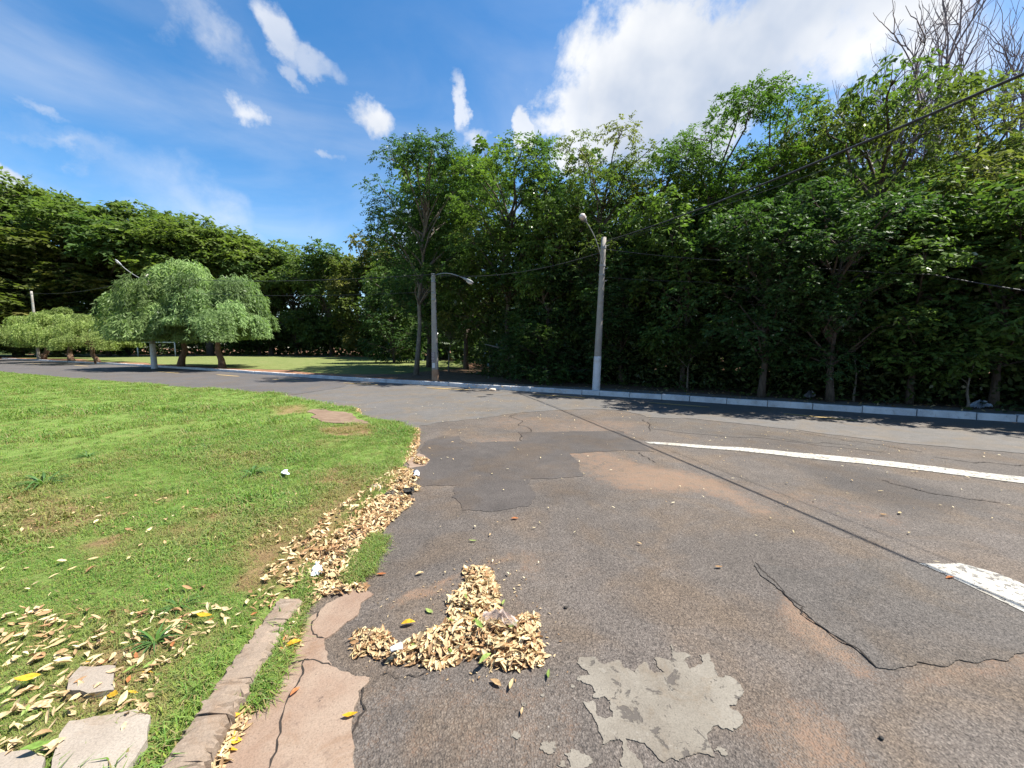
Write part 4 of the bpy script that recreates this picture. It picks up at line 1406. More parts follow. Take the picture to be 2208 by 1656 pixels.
pts, rots, scl, idx, tint = [], [], [], [], []
for seed, n, box, near, far, size in [(1, 29000, (-7, -.9, .3, 6.5), 0, 4.5, 1.0), (2, 32000, (-14, -1, 1, 9.5), 4.5, 9, 1.25), (3, 38000, (-36, -1.6, 4, 27), 9, 44, 1.9)]:
    P, st, r = lawn_scatter(seed, n, *box, near, far)
    m = len(P)
    pts.append(np.column_stack([P, lawn_z(P)]))
    rots.append(np.column_stack([r.normal(0, .12, m), r.normal(0, .12, m), r.uniform(0, 6.28, m)]))
    lush = fbm(P, .9, 91)
    scl.append(size * r.uniform(.6, 1.15, m) * (.62 + .95 * np.clip((lush - .3) / .4, 0, 1) ** 1.4))
    idx.append(np.where(r.random(m) < .2, r.integers(5, 7, m), r.integers(0, 5, m)))
    tint.append(np.clip(st * .9 * r.uniform(.4, 1.1, m) + (r.random(m) < .08) * .5, 0, 1))
# grass growing out of the gutter and over the old kerb
for poly, n in [([(600, 1330), (640, 1340), (560, 1510), (505, 1520), (520, 1440)], 420), ([(740, 1230), (800, 1150), (835, 1160), (790, 1240), (750, 1260)], 160), ([(655, 1225), (680, 1225), (660, 1290), (630, 1330)], 90),
                ([(855, 925), (885, 925), (880, 960), (850, 985)], 60), ([(330, 1656), (420, 1500), (450, 1470), (400, 1600), (360, 1700)], 130)]:
    q = np.array(GP(poly, .02))
    r = np.random.default_rng(n)
    P = np.stack([r.uniform(q[:, 0].min(), q[:, 0].max(), n * 4), r.uniform(q[:, 1].min(), q[:, 1].max(), n * 4)], 1)
    P = P[inside(P, [tuple(t) for t in q])][:n]
    m = len(P)
    pts.append(np.column_stack([P, np.full(m, .02)]))
    rots.append(np.column_stack([r.normal(0, .15, m), r.normal(0, .15, m), r.uniform(0, 6.28, m)]))
    scl.append(r.uniform(.6, 1.1, m)); idx.append(r.integers(0, 7, m)); tint.append(np.clip(r.normal(.12, .15, m), 0, 1))
instancer('grass', np.concatenate(pts), np.concatenate(rots), np.concatenate(scl), np.concatenate(idx), np.concatenate(tint), tufts,
          'short sunlit lawn grass with straw coloured patches')


def weed_mesh(seed, n, L, W, col):
    r = np.random.default_rng(seed)
    V, T, C = [], [], []
    k = 0
    for i in range(n):
        a = r.uniform(0, 2 * math.pi)
        l, up = L * r.uniform(.55, 1.2), r.uniform(.3, 1.1)
        d = np.array([math.cos(a), math.sin(a), 0])
        s = np.array([-d[1], d[0], 0]) * W / 2 * r.uniform(.7, 1.3)
        c = np.array(col) * r.uniform(.75, 1.3)
        for j in range(6):
            t = j / 5
            p = d * l * t * (.55 + .3 * t) + np.array([0, 0, l * up * (t * .9 - .75 * t * t)]) + d * .01
            w_ = s * (.5 + 1.2 * t - 1.7 * t * t if t < .95 else .02)
            V += [p - w_, p + np.array([0, 0, -abs(w_).max() * .35]), p + w_]
            C += [c * .92, c * 1.1, c * .92]
            if j:
                for q in (0, 1):
                    T += [(k + q - 3, k + q - 2, k + q + 1), (k + q - 3, k + q + 1, k + q)]
            k += 3
    return mesh_np('weed_clump', np.array(V), np.array(T, np.int32), m_weed, np.array(C), True)


wm = [weed_mesh(300 + i, 26, .24, .017, (.06, .125, .024)) for i in range(3)]
for i, (px, sc, label) in enumerate([
    ((545, 1022), 1.0, 'dark green spiky weed clump in the middle of the lawn'),
    ((95, 1045), 1.35, 'large sprawling weed clump near the left edge of the lawn'),
    ((445, 968), .8, 'upright weed clump further up the lawn behind the middle one'),
    ((590, 958), .8, 'ragged weed clump on the lawn between the middle one and the bare patch'),
    ((335, 1385), .62, 'broad bladed weed clump among the dry leaves by the kerb'),
    ((395, 890), 1.1, 'low weed clump far up the lawn near the road'),
    ((860, 935), .7, 'fresh green grass clump on the lawn corner at the street'),
    ((385, 1310), .5, 'thin bladed weed standing up beside a yellow leaf'),
    ((190, 985), .8, 'loose weed clump above the large sprawling one')]):
    x, y = G(*px, LZ)
    o = obj('weed_clump', wm[i % 3], None, (x, y, LZ))
    o.scale = (sc * 1.3,) * 3
    o.rotation_euler.z = i * 1.3
    tag(o, label, 'weed', 'weed clumps on the lawn')

# paving slabs half sunk in the near lawn
for q, label in zip(SLABS, ['pale concrete paving slab sunk in grass beside the kerb, nearest corner', 'paving slab at the bottom left corner mostly under leaves', 'small pinkish slab piece under dry leaves behind the pale slab']):
    o = sheet('paving_slab', ragged(q, .03, .04, 80), .112, m_slab, .05)
    del o['kind']
    tag(o, label, 'paving slab', 'paving slabs sunk in the lawn')

# ------------------------------------------------------------------ dry leaves
def leaf_shape(seed, L=.078, W=.030):
    r = random.Random(seed)
    curl, fold, tw = r.uniform(-.9, 1.8), r.uniform(.15, .8), r.uniform(-.6, .6)
    bow = r.uniform(-.25, .25)
    V = []
    n = 6
    prof = [.06, .62, .95, 1.0, .72, .10]
    ang, p = -curl * .5, Vector((-L / 2, 0, 0))
    for i in range(n):
        t = i / (n - 1)
        hw = W / 2 * prof[i] * r.uniform(.88, 1.1)
        off = bow * L * (t - .5) ** 2
        for sgn in (-1, 0, 1):
            y = sgn * hw * math.cos(fold)
            z = abs(sgn) * hw * math.sin(fold)
            a = tw * (t - .5)
            V.append((p.x - z * math.sin(ang), off + y * math.cos(a) - z * math.sin(a), p.z + z * math.cos(ang) * math.cos(a) + y * math.sin(a) + r.uniform(-.0012, .0012)))
        p = p + Vector((math.cos(ang), 0, math.sin(ang))) * L / (n - 1)
        ang += curl / (n - 1)
    V = np.array(V)
    V[:, 2] -= V[:, 2].min()
    T = []
    for i in range(n - 1):
        for q in (0, 1):
            T += [(i * 3 + q, i * 3 + q + 3, i * 3 + q + 4), (i * 3 + q, i * 3 + q + 4, i * 3 + q + 1)]
    return V, np.array(T, np.int32)


SH = [leaf_shape(500 + i, .078 + .004 * (i % 4 - 1.5), .030 + .005 * (i % 3 - 1)) for i in range(10)]
LM = {m: [mesh_np('leaf', V, T, m, smooth=True) for V, T in SH] for m in (m_dry, m_lyellow, m_lgreen, m_lorange)}


def leaf_obj(name, pos, rz, tilt, sc, m=m_dry, parent=None, k=None):
    o = bpy.data.objects.new(name, LM[m][rnd.randrange(10) if k is None else k])
    o.location = pos
    o.rotation_euler = (tilt[0], tilt[1], rz)
    o.scale = (sc, sc, sc)
    return link(o, parent)


def leaf_mass(name, P, sc, m, seed, tilt=.35, parent=None, cols=None):
    r = np.random.default_rng(seed)
    Vs, Ts, Cs, n0 = [], [], [], 0
    pal = np.array([c for _, c in DRY]) if cols is None else np.array(cols)
    for i in range(len(P)):
        V, T = SH[r.integers(10)]
        R = np.array(Matrix.Rotation(r.uniform(0, 6.28), 3, 'Z') @ Matrix.Rotation(r.normal(0, tilt), 3, 'X') @ Matrix.Rotation(r.normal(0, tilt), 3, 'Y'))
        Q = (V * sc[i]) @ R.T
        Q[:, 2] -= min(Q[:, 2].min(), 0) * .7
        Vs.append(Q + P[i]); Ts.append(T + n0)
        Cs.append(np.tile(pal[r.integers(len(pal))] * r.uniform(.75, 1.15), (len(V), 1)))
        n0 += len(V)
    return obj(name, mesh_np(name, np.concatenate(Vs), np.concatenate(Ts), m, np.concatenate(Cs), True), parent)


def scatter(polys, n, seed, z=0.0):
    r = np.random.default_rng(seed)
    out = []
    qs = [[tuple(t) for t in GP(p, z)] for p in polys]
    A_ = np.concatenate([np.array(q) for q in qs])
    while sum(map(len, out)) < n:
        P = np.stack([r.uniform(A_[:, 0].min(), A_[:, 0].max(), 4000), r.uniform(A_[:, 1].min(), A_[:, 1].max(), 4000)], 1)
        k = np.zeros(len(P), bool)
        d = np.full(len(P), -9.0)
        for q in qs:
            d = np.maximum(d, sdist(P, q))
        k = d > 0
        out.append(np.column_stack([P[k], d[k]]))
    return np.concatenate(out)[:n], r


# the swept heap on the asphalt
HEAP = [[(1000, 1226), (1058, 1226), (1078, 1280), (1072, 1345), (1040, 1360), (968, 1335), (962, 1300), (1000, 1262)],
        [(760, 1356), (838, 1362), (850, 1392), (905, 1372), (975, 1335), (1070, 1340), (1118, 1338), (1160, 1330), (1165, 1390), (1180, 1424), (1120, 1446), (1060, 1448), (1030, 1420), (950, 1442), (860, 1436), (800, 1420), (762, 1415)],
        [(1100, 1335), (1160, 1325), (1170, 1440), (1060, 1440), (1060, 1380)]]
heap = empty('leaf_heap', (*G(1000, 1380), 0))
tag(heap, 'swept heap of dry tan leaves lying on the worn asphalt', 'leaf heap')
hx, hy = heap.location.x, heap.location.y
P, r = scatter(HEAP, 2100, 41)
hgt = np.minimum(.062, P[:, 2] * .75) * np.where((P[:, 0] < G(905, 1390)[0]), .42, 1.0) + .003
lay = r.random(len(P))
Z = hgt * lay
order = np.argsort(-Z + P[:, 2] * -.1)
topi = np.argsort(-(lay + r.random(len(P)) * .25))[:300]
rest = np.setdiff1d(np.arange(len(P)), topi)
for i in topi:
    m = m_dry if r.random() > .03 else (m_lgreen if r.random() < .5 else m_lyellow)
    leaf_obj('leaf', (P[i, 0] - hx, P[i, 1] - hy, max(.003, hgt[i] * (.75 + .35 * lay[i]))), r.uniform(0, 6.28), (r.normal(0, .34), r.normal(0, .34)), r.uniform(.45, .95), m, heap)
o = leaf_mass('loose_leaves', np.column_stack([P[rest, 0] - hx, P[rest, 1] - hy, Z[rest] * .95 + .002]), r.uniform(.35, .9, len(rest)), m_drymass, 42, .4, heap)
o['kind'] = 'stuff'

# drift of leaves along the gutter
DRIFT = [[(885, 925), (905, 925), (905, 960), (880, 968)], [(870, 958), (905, 955), (895, 985), (850, 1015), (835, 1010)], [(830, 1010), (890, 1015), (905, 1035), (860, 1050), (800, 1070), (795, 1050)],
         [(860, 1040), (905, 1050), (905, 1060), (850, 1065)], [(745, 1100), (800, 1075), (885, 1072), (895, 1085), (840, 1130), (780, 1200), (720, 1230), (665, 1230), (700, 1160)],
         [(640, 1240), (720, 1200), (780, 1205), (760, 1250), (700, 1270), (690, 1290), (650, 1300)], [(690, 1255), (795, 1265), (790, 1275), (700, 1290), (660, 1315), (650, 1290)],
         [(735, 885), (775, 882), (780, 893), (750, 895)], [(895, 985), (925, 993), (915, 1004), (890, 1000)]]
SPILL = [[(800, 1060), (850, 1015), (880, 1000), (870, 1060), (800, 1100), (740, 1180), (660, 1260), (600, 1330), (560, 1330), (620, 1230), (700, 1130)]]
THIN = [[(600, 1330), (650, 1310), (650, 1390), (600, 1450), (560, 1510), (520, 1590), (470, 1680), (435, 1700), (480, 1600), (540, 1500), (590, 1400)]]
drift = empty('leaf_drift', (*G(780, 1150), 0))
tag(drift, 'long drift of dry leaves gathered along the old kerb', 'leaf drift')
dx, dy = drift.location.x, drift.location.y
P1, r = scatter(DRIFT, 5200, 51)
P3, _ = scatter(THIN, 560, 52)
P4, _ = scatter(SPILL, 420, 54, .03)
P = np.concatenate([P1, P3, P4])
zb = np.concatenate([np.zeros(len(P1) + len(P3)), np.maximum(0, lawn_z(P4[:, :2])) + .012])
hgt = np.minimum(.05, P[:, 2] * .5) + .004
lay = r.random(len(P))
near = np.argsort(np.hypot(P[:, 0], P[:, 1]) - 1.2 * lay)[:300]
rest = np.setdiff1d(np.arange(len(P)), near)
for i in near:
    q = r.random()
    m = m_dry if q > .10 else (m_lyellow if q < .06 else m_lorange)
    leaf_obj('leaf', (P[i, 0] - dx, P[i, 1] - dy, .008 + zb[i] + hgt[i] * (.5 + .5 * lay[i])), r.uniform(0, 6.28), (r.normal(0, .4), r.normal(0, .4)), r.uniform(.5, .9), m, drift)
o = leaf_mass('loose_leaves', np.column_stack([P[rest, 0] - dx, P[rest, 1] - dy, hgt[rest] * lay[rest] + .006 + zb[rest]]), r.uniform(.5, .9, len(rest)), m_drymass, 53, .45, drift)
o['kind'] = 'stuff'

Pg, r = scatter([[(735, 1340), (980, 1205), (1095, 1205), (1215, 1330), (1230, 1480), (1000, 1490), (760, 1450)]], 170, 45)
o = leaf_mass('leaf_scraps', np.column_stack([Pg[:, :2], np.full(len(Pg), .003)]), r.uniform(.10, .34, len(Pg)), m_drymass, 46, .2, None, [(.36, .26, .14), (.24, .15, .08), (.46, .36, .22)])
tag(o, 'crumbs of broken leaf scattered round the heap', kind='stuff')

# litter of bigger leaves on the near lawn
LIT = [[(-150, 1345), (130, 1310), (330, 1325), (470, 1305), (520, 1330), (400, 1420), (330, 1470), (250, 1530), (100, 1580), (-150, 1720)]]
LIT2 = [[(230, 1530), (320, 1440), (360, 1440), (340, 1500), (310, 1560), (280, 1600)], [(560, 1250), (640, 1160), (720, 1120), (660, 1240), (590, 1330), (500, 1360)], [(-150, 1600), (120, 1560), (130, 1640), (-150, 1720)]]
SPARSE = [[(0, 1080), (620, 1060), (760, 1080), (640, 1250), (480, 1340), (-200, 1360)]]
lit = empty('leaf_litter', (*G(250, 1420, LZ), LZ))
tag(lit, 'litter of large dry leaves strewn over the near lawn', 'leaf litter')
lx, ly = lit.location.x, lit.location.y
Pa, r = scatter(LIT, 430, 61, LZ)
Pb, _ = scatter(LIT2, 260, 62, LZ)
Pc, _ = scatter(SPARSE, 150, 63, LZ)
P = np.concatenate([Pa, Pb, Pc])
near = np.argsort(np.hypot(P[:, 0], P[:, 1]) + r.random(len(P)) * .5)[:300]
rest = np.setdiff1d(np.arange(len(P)), near)
zz = lawn_z(P[:, :2]) + .004 + .030 * r.random(len(P)) - LZ
for i in near:
    q = r.random()
    m = m_dry if q > .10 else (m_lyellow if q < .03 else (m_lgreen if q < .05 else m_lorange))
    leaf_obj('leaf', (P[i, 0] - lx, P[i, 1] - ly, zz[i]), r.uniform(0, 6.28), (r.normal(0, .42), r.normal(0, .42)), r.uniform(.42, .85), m, lit)
o = leaf_mass('loose_leaves', np.column_stack([P[rest, 0] - lx, P[rest, 1] - ly, zz[rest]]), r.uniform(.5, .95, len(rest)), m_drymass, 64, .3, lit)
o['kind'] = 'stuff'

# bits blown over the roads
Pd, r = scatter([[(900, 860), (1300, 870), (2208, 990), (2208, 1250), (1500, 1150), (1000, 1300), (870, 1250), (920, 950)]], 230, 71)
Pe, _ = scatter([[(1500, 905), (2208, 990), (2208, 1090), (1500, 960)], [(640, 870), (1250, 855), (1200, 905), (900, 915)]], 130, 72)
P = np.concatenate([Pd, Pe])
o = leaf_mass('leaf_scraps', np.column_stack([P[:, :2], np.full(len(P), .016)]), r.uniform(.25, .62, len(P)), m_drymass, 73, .2, None, [(.55, .46, .28), (.62, .55, .38), (.5, .36, .2)])
tag(o, 'pale scraps of leaf blown over the asphalt', kind='stuff')
Pf, r = scatter([[(1000, 838), (1300, 845), (2208, 893), (2208, 880), (1300, 833), (1000, 824)]], 260, 74, .14)
o = leaf_mass('leaf_scraps', np.column_stack([Pf[:, :2], np.full(len(Pf), .14)]), r.uniform(.8, 1.6, len(Pf)), m_drymass, 75, .3, None, [(.42, .30, .16), (.30, .2, .1), (.5, .4, .22)])
tag(o, 'fallen leaves scattered along the shaded pavement', kind='stuff')

SINGLE = [  # pixel, turn, size, material, label
    ((755, 1549), .3, .80, m_lyellow, 'amber leaf lying flat on the pink gutter concrete'),
    ((636, 1497), 1.2, .70, m_lorange, 'folded brown leaf at the crack of the gutter'),
    ((822, 1240), .2, .85, m_lorange, 'rusty red leaf between the gutter and the sand streaks'),
    ((905, 1240), .4, .75, m_dry, 'pale curled leaf on the sandy streak left of the heap'),
    ((1085, 1303), 1.3, .85, m_lgreen, 'pale green leaf just right of the heap tip'),
    ((1182, 1458), 1.4, .80, m_lgreen, 'pale green leaf off the lower right corner of the heap'),
    ((1070, 1476), -.6, .85, m_dry, 'cream leaf in front of the heap, left of a pair'),
    ((1102, 1480), 1.3, .95, m_dry, 'cream leaf in front of the heap, right of a pair'),
    ((925, 1320), -.6, .75, m_lgreen, 'curled pale green leaf lying left of the heap stem'),
    ((1125, 1538), 1.4, .60, m_dry, 'small yellowish leaf on bare asphalt left of the pale concrete patch'),
    ((1110, 1120), .1, .95, m_lorange, 'crumpled rusty leaf on the asphalt below the tar patch'),
    ((1550, 1225), .1, .75, m_dry, 'slim straw coloured leaf alone on the asphalt beside the grey patch'),
    ((2048, 1248), .1, .80, m_lorange, 'dark brown leaf at the edge of the white marking'),
    ((1020, 1168), .1, .8, m_lgreen, 'greenish leaf on the asphalt above the heap'),
    ((1905, 1112), .1, 1.0, m_dry, 'yellow leaf on the dark worn asphalt right of the cable shadow'),
    ((1940, 1108), .6, .9, m_dry, 'straw leaf on the worn asphalt nearest the long white line'),
]
for px, rz, sc, m, label in SINGLE:
    x, y = G(*px)
    z = .014 if px[0] < 800 and px[1] > 1450 else .008
    o = leaf_obj('fallen_leaf', (x, y, z), rz, (0, 0), sc * 1.1, m)
    tag(o, label, 'leaf', 'single leaves on the asphalt')
for px, rz, m, label, z in [((880, 1345), .3, m_lyellow, 'bright orange yellow leaf on the upper edge of the heap', .012), ((1032, 1345), -.9, m_lgreen, 'dark green leaf at the neck of the heap', .09),
                            ((1045, 1420), .9, m_lgreen, 'green leaf on the front of the heap', .06), ((58, 1462), .4, m_lyellow, 'big golden leaf in the litter at the left edge', .14),
                            ((440, 1328), .1, m_lyellow, 'clear yellow leaf on the lawn by the thin weed', .13), ((75, 1610), .5, m_lgreen, 'bright green leaf beside the bottom left slab', .14),
                            ((632, 1390), .7, m_lyellow, 'golden leaf in the gutter beside the grass tuft', .03), ((495, 1555), .9, m_lyellow, 'yellow leaf in the gutter strip near the bottom', .03)]:
    x, y = G(*px, z)
    o = leaf_obj('fallen_leaf', (x, y, z), rz, (.15, .1), 1.1, m)
    tag(o, label, 'leaf', 'bright single leaves')


# ------------------------------------------------------------------ litter
def crumple(name, outline, mat_, label, cat, lift, seed, thick=.0012):
    """a crumpled flat scrap: outline in pixels, lift of the folds"""
    r = np.random.default_rng(seed)
    q = np.array(ragged(GP(outline, .02), .08, .02, seed))
    c = q.mean(0)
    n = len(q)
    V = [(0, 0, lift * r.uniform(.4, 1))]
    rings = (.25, .5, .75, 1.0)
    for f in rings:
        for i in range(n):
            p = (q[i] - c) * f * r.uniform(.94, 1.04)
            V.append((p[0], p[1], lift * (.9 - .6 * f) * r.uniform(.2, 1.7)))
    T = [(0, 1 + i, 1 + (i + 1) % n) for i in range(n)]
    for k in range(len(rings) - 1):
        o_ = 1 + k * n
        for i in range(n):
            j = (i + 1) % n
            T += [(o_ + i, o_ + n + i, o_ + n + j), (o_ + i, o_ + n + j, o_ + j)]
    o = obj(name, mesh_np(name, np.array(V), np.array(T, np.int32), mat_), None, (c[0], c[1], 0))
    s = o.modifiers.new('thickness', 'SOLIDIFY')
    s.thickness = thick
    return tag(o, label, cat)


o = crumple('plastic_scrap', [(670, 1250), (682, 1222), (692, 1220), (698, 1240), (688, 1247)], m_scrap, 'bluish white folded plastic scrap in the leaves by the kerb', 'scrap', .05, 1)
o.location.z = .035
o = crumple('plastic_scrap', [(744, 1103), (758, 1105), (762, 1112), (750, 1111)], m_blue, 'small blue printed wrapper in the leaf drift', 'wrapper', .03, 2)
o.location.z = .05
o = crumple('plastic_scrap', [(610, 1035), (622, 1033), (624, 1044), (614, 1043)], m_scrap, 'tiny white scrap on the lawn right of the weed clump', 'scrap', .02, 3)
o.location.z = LZ + .05
o = crumple('plastic_scrap', [(890, 1020), (902, 1018), (904, 1028), (893, 1029)], m_scrap, 'white paper ball at the edge of the leaf drift', 'scrap', .04, 4)
o.location.z = .03
o = crumple('plastic_scrap', [(868, 1055), (895, 1052), (892, 1063), (872, 1064)], m_black, 'dark wet plastic piece among the drifted leaves', 'scrap', .02, 5)
o.location.z = .03
o = crumple('plastic_bag', [(1040, 1350), (1058, 1338), (1084, 1342), (1100, 1352), (1118, 1366), (1114, 1374), (1090, 1368), (1076, 1358), (1058, 1358), (1046, 1360)], m_film, 'clear pinkish plastic bag crumpled on top of the heap', 'plastic bag', .05, 6)
o.location.z = .075
o = crumple('plastic_bag', [(1075, 890), (1078, 888)] and [(2090, 884), (2110, 880), (2135, 882), (2140, 889), (2110, 892)], m_scrap, 'white crumpled bag on the pavement near the right edge', 'plastic bag', .14, 7)
o.location.z = .13
o = crumple('plastic_bag', [(1735, 862), (1748, 858), (1758, 864), (1745, 868)], m_grey, 'grey crumpled bag at the forest edge behind the kerb', 'plastic bag', .16, 8)
o.location.z = .13
# a crushed cup lying in the heap
mb = MB()
V, Fs = [], []
for j, (t, rr) in enumerate(((0, .017), (.03, .020), (.06, .023))):
    for i in range(10):
        a = 2 * math.pi * i / 10
        V.append((t, math.cos(a) * rr * rnd.uniform(.75, 1.1), .018 + math.sin(a) * rr * .7 * rnd.uniform(.8, 1.1)))
for j in range(2):
    for i in range(10):
        Fs.append((j * 10 + i, j * 10 + (i + 1) % 10, (j + 1) * 10 + (i + 1) % 10, (j + 1) * 10 + i))
for i in range(1, 9):
    Fs.append((0, i + 1, i))
mb.add(V, Fs)
o = mb.build('plastic_cup', m_grey)
o.location = (*G(842, 1408, .06), .06)
o.rotation_euler.z = .6
tag(o, 'crushed grey plastic cup sticking out of the left end of the heap', 'cup')


def stone(name, px, r, m, label, cat, seed, z=0, flat=.6, group=None):
    rr = random.Random(seed)
    import bmesh
    bm = bmesh.new()
    bmesh.ops.create_icosphere(bm, subdivisions=2, radius=r)
    for v in bm.verts:
        v.co *= rr.uniform(.82, 1.12)
        v.co.z *= flat
    me = bpy.data.meshes.new(name)
    bm.to_mesh(me)
    bm.free()
    me.materials.append(m)
    x, y = G(*px, z)
    return tag(obj(name, me, None, (x, y, z + r * flat * .6)), label, cat, group)


stone('stone', (808, 1058), .075, m_stone, 'pale rounded stone on the kerb beside the leaf drift', 'stone', 1, .03)
stone('stone', (1062, 842), .13, m_stone, 'broken lump on the white kerb between the poles', 'stone', 2, .15, .4)
stone('charred_bit', (1220, 1311), .012, m_black, 'black seed pod on the asphalt right of the heap', 'seed pod', 3, 0, .7)
stone('charred_bit', (1900, 1593), .010, m_black, 'tiny black pebble at the bottom right of the asphalt', 'pebble', 4, 0, .7)


# ------------------------------------------------------------------ poles, lamps, cables
def lathe_pole(x, y, z0, z1, r0, r1, lean=(0, 0), n=20, square=False, mats_=m_pole):
    mb = MB()
    V, Fs = [], []
    seg = 10
    for j in range(seg + 1):
        t = j / seg
        r = r0 + (r1 - r0) * t
        for i in range(n):
            a = 2 * math.pi * i / n
            if square:
                c, s = math.cos(a), math.sin(a)
                k = 1 / max(abs(c), abs(s)) ** .85
                V.append((x + lean[0] * t + c * r * k, y + lean[1] * t + s * r * k * .75, z0 + (z1 - z0) * t))
            else:
                V.append((x + lean[0] * t + math.cos(a) * r, y + lean[1] * t + math.sin(a) * r, z0 + (z1 - z0) * t))
    for j in range(seg):
        for i in range(n):
            Fs.append((j * n + i, j * n + (i + 1) % n, (j + 1) * n + (i + 1) % n, (j + 1) * n + i))
    V.append((x + lean[0], y + lean[1], z1))
    for i in range(n):
        Fs.append((seg * n + i, seg * n + (i + 1) % n, len(V) - 1))
    return mb.add(V, Fs)


def curve_pts(ctrl, n=24):
    c = [Vector(p) for p in ctrl]
    if len(c) == 3:
        return [c[0] * (1 - t) ** 2 + c[1] * 2 * t * (1 - t) + c[2] * t * t for t in [i / n for i in range(n + 1)]]
    return c


def street_pole(name, label, base, H, r0, r1, lean, lamp_ctrl, white=0.0, square=False, head='bulb', cat='street lamp', arm=.02):
    root = empty(name, base)
    tag(root, label, cat, 'concrete poles along the far kerb')
    lathe_pole(0, 0, -.1, H, r0, r1, lean, square=square).build('pole', m_pole, root, True)
    if white:
        t = white / H
        lathe_pole(0, 0, -.1, white, r0 + .004, r0 + (r1 - r0) * t + .004, (lean[0] * t, lean[1] * t), square=square).build('white_band', m_whitewash, root, True)
    mb = MB()
    for z in (H - .35, H * .82, H * .76):
        t = z / H
        r = r0 + (r1 - r0) * t
        mb.tube([(lean[0] * t, lean[1] * t, z - .03), (lean[0] * t, lean[1] * t, z + .03)], r + .012, 14)
    mb.build('clamp', m_metal, root)
    if lamp_ctrl:
        P = curve_pts(lamp_ctrl)
        MB().tube(P, arm, 7).build('lamp_arm', m_metal, root, True)
        d = (P[-1] - P[-2]).normalized()
        e = P[-1]
        if head == 'bulb':
            mb = MB()
            mb.tube([e - d * .05, e + d * .06, e + d * .10], [.04, .07, .10], 12)
            hd = mb.build('lamp_head', m_metal, root, True)
            mb = MB()
            mb.tube([e + d * .08, e + d * .13, e + d * .20, e + d * .25, e + d * .27], [.08, .10, .105, .07, .02], 14)
            mb.build('lamp_glass', m_lens, hd, True)
        else:
            mb = MB()
            mb.tube([e - d * .05, e + d * .05, e + d * .2, e + d * .4, e + d * .5], [.03, .05, .07, .06, .02], 10)
            hd = mb.build('lamp_head', m_metal, root, True)
            mb = MB()
            u = Vector((0, 0, -1))
            mb.tube([e + d * .15 + u * .06, e + d * .3 + u * .075, e + d * .45 + u * .06], [.04, .07, .04], 10)
            mb.build('lamp_glass', m_lens, hd, True)
    return root


b1 = Vector((*G(1285, 840, .14), .14))
t1 = AT(1302, 512, b1.y) - b1
H1 = t1.z
lean1 = (t1.x, 0)
lh = AT(1262, 476, b1.y - .9) - b1
p1 = street_pole('street_lamp', 'whitewash based concrete lamp pole standing at the kerb before the forest', b1, H1, .135, .085, lean1,
                 [(lean1[0] * .84 - .04, -.10, H1 * .83), (lean1[0] * .9 - .28, -.5, H1 * .97), tuple(lh)], white=1.18, arm=.014)
# insulator hooks
mb = MB()
for z in (H1 - .28, H1 * .80, H1 * .72):
    x = lean1[0] * z / H1
    mb.tube([(x + .06, 0, z), (x + .16, -.02, z), (x + .19, -.02, z + .05)], .012, 6)
mb.build('bracket', m_metal, p1)

b2 = Vector((*G(939, 821, .12), .12))
t2 = AT(934, 590, b2.y) - b2
H2 = t2.z
l2 = (t2.x, 0)
e2 = AT(1000, 600, b2.y - .6) - b2
p2 = street_pole('street_lamp', 'tapering concrete pole with red soil stains at its foot and a torn notice', b2, H2, .155, .085, l2,
                 [(l2[0] + .02, -.08, H2 - .12), (l2[0] + .6, -.3, H2 + .12), tuple(e2)], square=True, head='cobra')
lathe_pole(0, 0, -.1, .52, .159, .152, (0, 0), square=True).build('stained_base', m_stain, p2, True)
zt = AT(932, 760, b2.y).z - b2.z
mb = MB()
mb.box((-.055, -.135, zt - .20), (.15, .006, .44), 0, 1, .006)
mb.build('notice', m_paper, p2)
mb = MB()
mb.box((-.045, -.137, zt - .58), (.12, .006, .22), 0, 1, .006)
mb.build('notice', m_whitewash, p2)

b3 = Vector((*G(333, 792, .12), .12))
H3 = AT(325, 590, b3.y).z - .12
e3 = AT(262, 572, b3.y - .6) - b3
p3 = street_pole('street_lamp', 'white based concrete lamp pole half hidden by the largest pepper tree', b3, H3, .19, .11, (0, 0),
                 [(-.1, -.1, H3 - .5), (-.8, -.4, H3 - .1), tuple(e3)], white=1.75, head='cobra')
b4 = Vector((*G(84, 775, .12), .12))
H4 = AT(84, 628, b4.y).z - .12
p4 = street_pole('utility_pole', 'distant pole whose tip shows above the small pepper trees', b4, H4, .17, .10, (0, 0), None, cat='utility pole')


def cable(label, ctrl, r, name='cable', group=None):
    P = []
    for (a, b, sag) in ctrl:
        a, b = Vector(a), Vector(b)
        for i in range(17 if not P else 16):
            t = i / 16 if not P or i or True else 0
            q = a.lerp(b, t)
            q.z -= sag * 4 * t * (1 - t)
            if P and (q - P[-1]).length < 1e-4:
                continue
            P.append(q)
        if (b - P[-1]).length > 1e-4:
            P.append(b)
    o = MB().tube(P, r, 6).build(name, m_cable, None, True)
    return tag(o, label, 'cable', group)


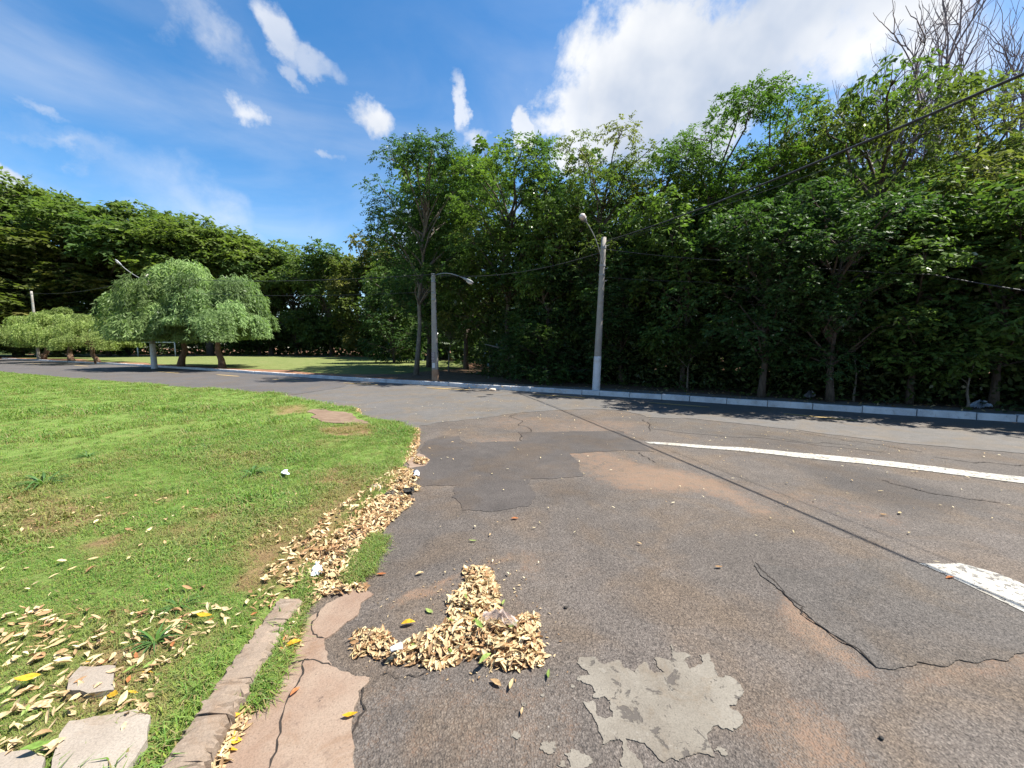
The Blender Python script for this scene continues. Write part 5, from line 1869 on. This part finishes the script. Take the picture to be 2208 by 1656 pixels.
T1 = b1 + Vector((lean1[0] + .10, -.02, H1 - .12))
farx = Vector((6.35, -.35, 4.75))
d_ = (farx - T1)
far2 = T1 + Vector((d_.x * 1.9, d_.y * 1.9, .2))
cable('thick black cable running from the lamp pole to the upper right over the street', [(T1, far2, .95)], .017)
cable('thinner cable strung just below the thick one in the upper right', [(T1 + Vector((0, 0, -.05)), far2 + Vector((.5, -.2, -.9)), .75)], .0045)
M1, M2 = AT(1650, 566, 11.4), AT(2010, 592, 9.2)
S1 = b1 + Vector((lean1[0] * .93 + .12, -.02, AT(1312, 538, b1.y).z - b1.z))
cable('dark cable from the lamp pole running right along the forest front', [(S1, M1, .06), (M1, M2, .05), (M2, AT(2300, 640, 7.8), .02)], .012)
S0 = b1 + Vector((lean1[0] * .75 + .10, -.05, AT(1312, 598, b1.y).z - b1.z))
cable('thin lower cable leaving the lamp pole to the right', [(S0, AT(1520, 608, 12.2), .03), (AT(1520, 608, 12.2), AT(1900, 650, 10.0), .05)], .006)
W1, W2, W3, W4 = b1 + Vector((lean1[0] * .9 - .1, 0, AT(1290, 545, b1.y).z - b1.z)), b2 + Vector((l2[0], -.1, H2 - .05)), b3 + Vector((0, -.1, H3 - .25)), b4 + Vector((0, 0, H4 - .2))
cable('cable sagging from the lamp pole to the stained pole', [(W1, W2, .35)], .012)
cable('cable from the stained pole to the pole at the pepper trees', [(W2, W3, .3)], .013)
cable('lower thin cable from the stained pole to the left', [(W2 + Vector((0, 0, -.75)), W3 + Vector((0, 0, -.9)), .3)], .008)
cable('cable from the pepper tree pole to the distant pole', [(W3, W4, .5), (W4, W4 + Vector((-40, 25, 0)), .5)], .014)

# football goal on the far side of the field
ga, gb = Vector((*G(298, 769, .12), .12)), Vector((*G(364, 767.5, .12), .12))
gb = ga + (gb - ga).normalized() * 0 + Vector(((AT(364, 760, ga.y).x - ga.x), 1.2, 0))
gh = AT(298, 738, ga.y).z - .12
g0 = empty('goal', ga)
tag(g0, 'white football goal frame seen under the pepper tree across the field', 'goal')
v = gb - ga
MB().tube([(0, 0, -.05), (0, 0, gh)], .075, 10).build('post', m_goal, g0, True)
MB().tube([(v.x, v.y, -.05), (v.x, v.y, gh)], .075, 10).build('post', m_goal, g0, True)
MB().tube([(-.07, 0, gh), (v.x + .07, v.y, gh)], .075, 10).build('crossbar', m_goal, g0, True)

# fallen branches at the foot of the hollow between the poles
for a, b, lift, label in [((1045, 742), (1130, 792), .3, 'broken pale branch hanging across the hollow between the poles'), ((1118, 800), (1200, 822), .2, 'fallen branch on the ground left of the whitewashed pole')]:
    dep = 19.0
    A0, B0 = AT(*a, dep), AT(*b, dep - 1.5)
    mb = MB()
    mid = A0.lerp(B0, .5) + Vector((0, 0, lift))
    mb.tube([A0, mid, B0], [.02, .035, .045], 6)
    mb.tube([mid, mid + Vector((.4, -.2, .35))], [.02, .008], 5)
    tag(mb.build('branch', m_barkpale, None, True), label, 'branch')
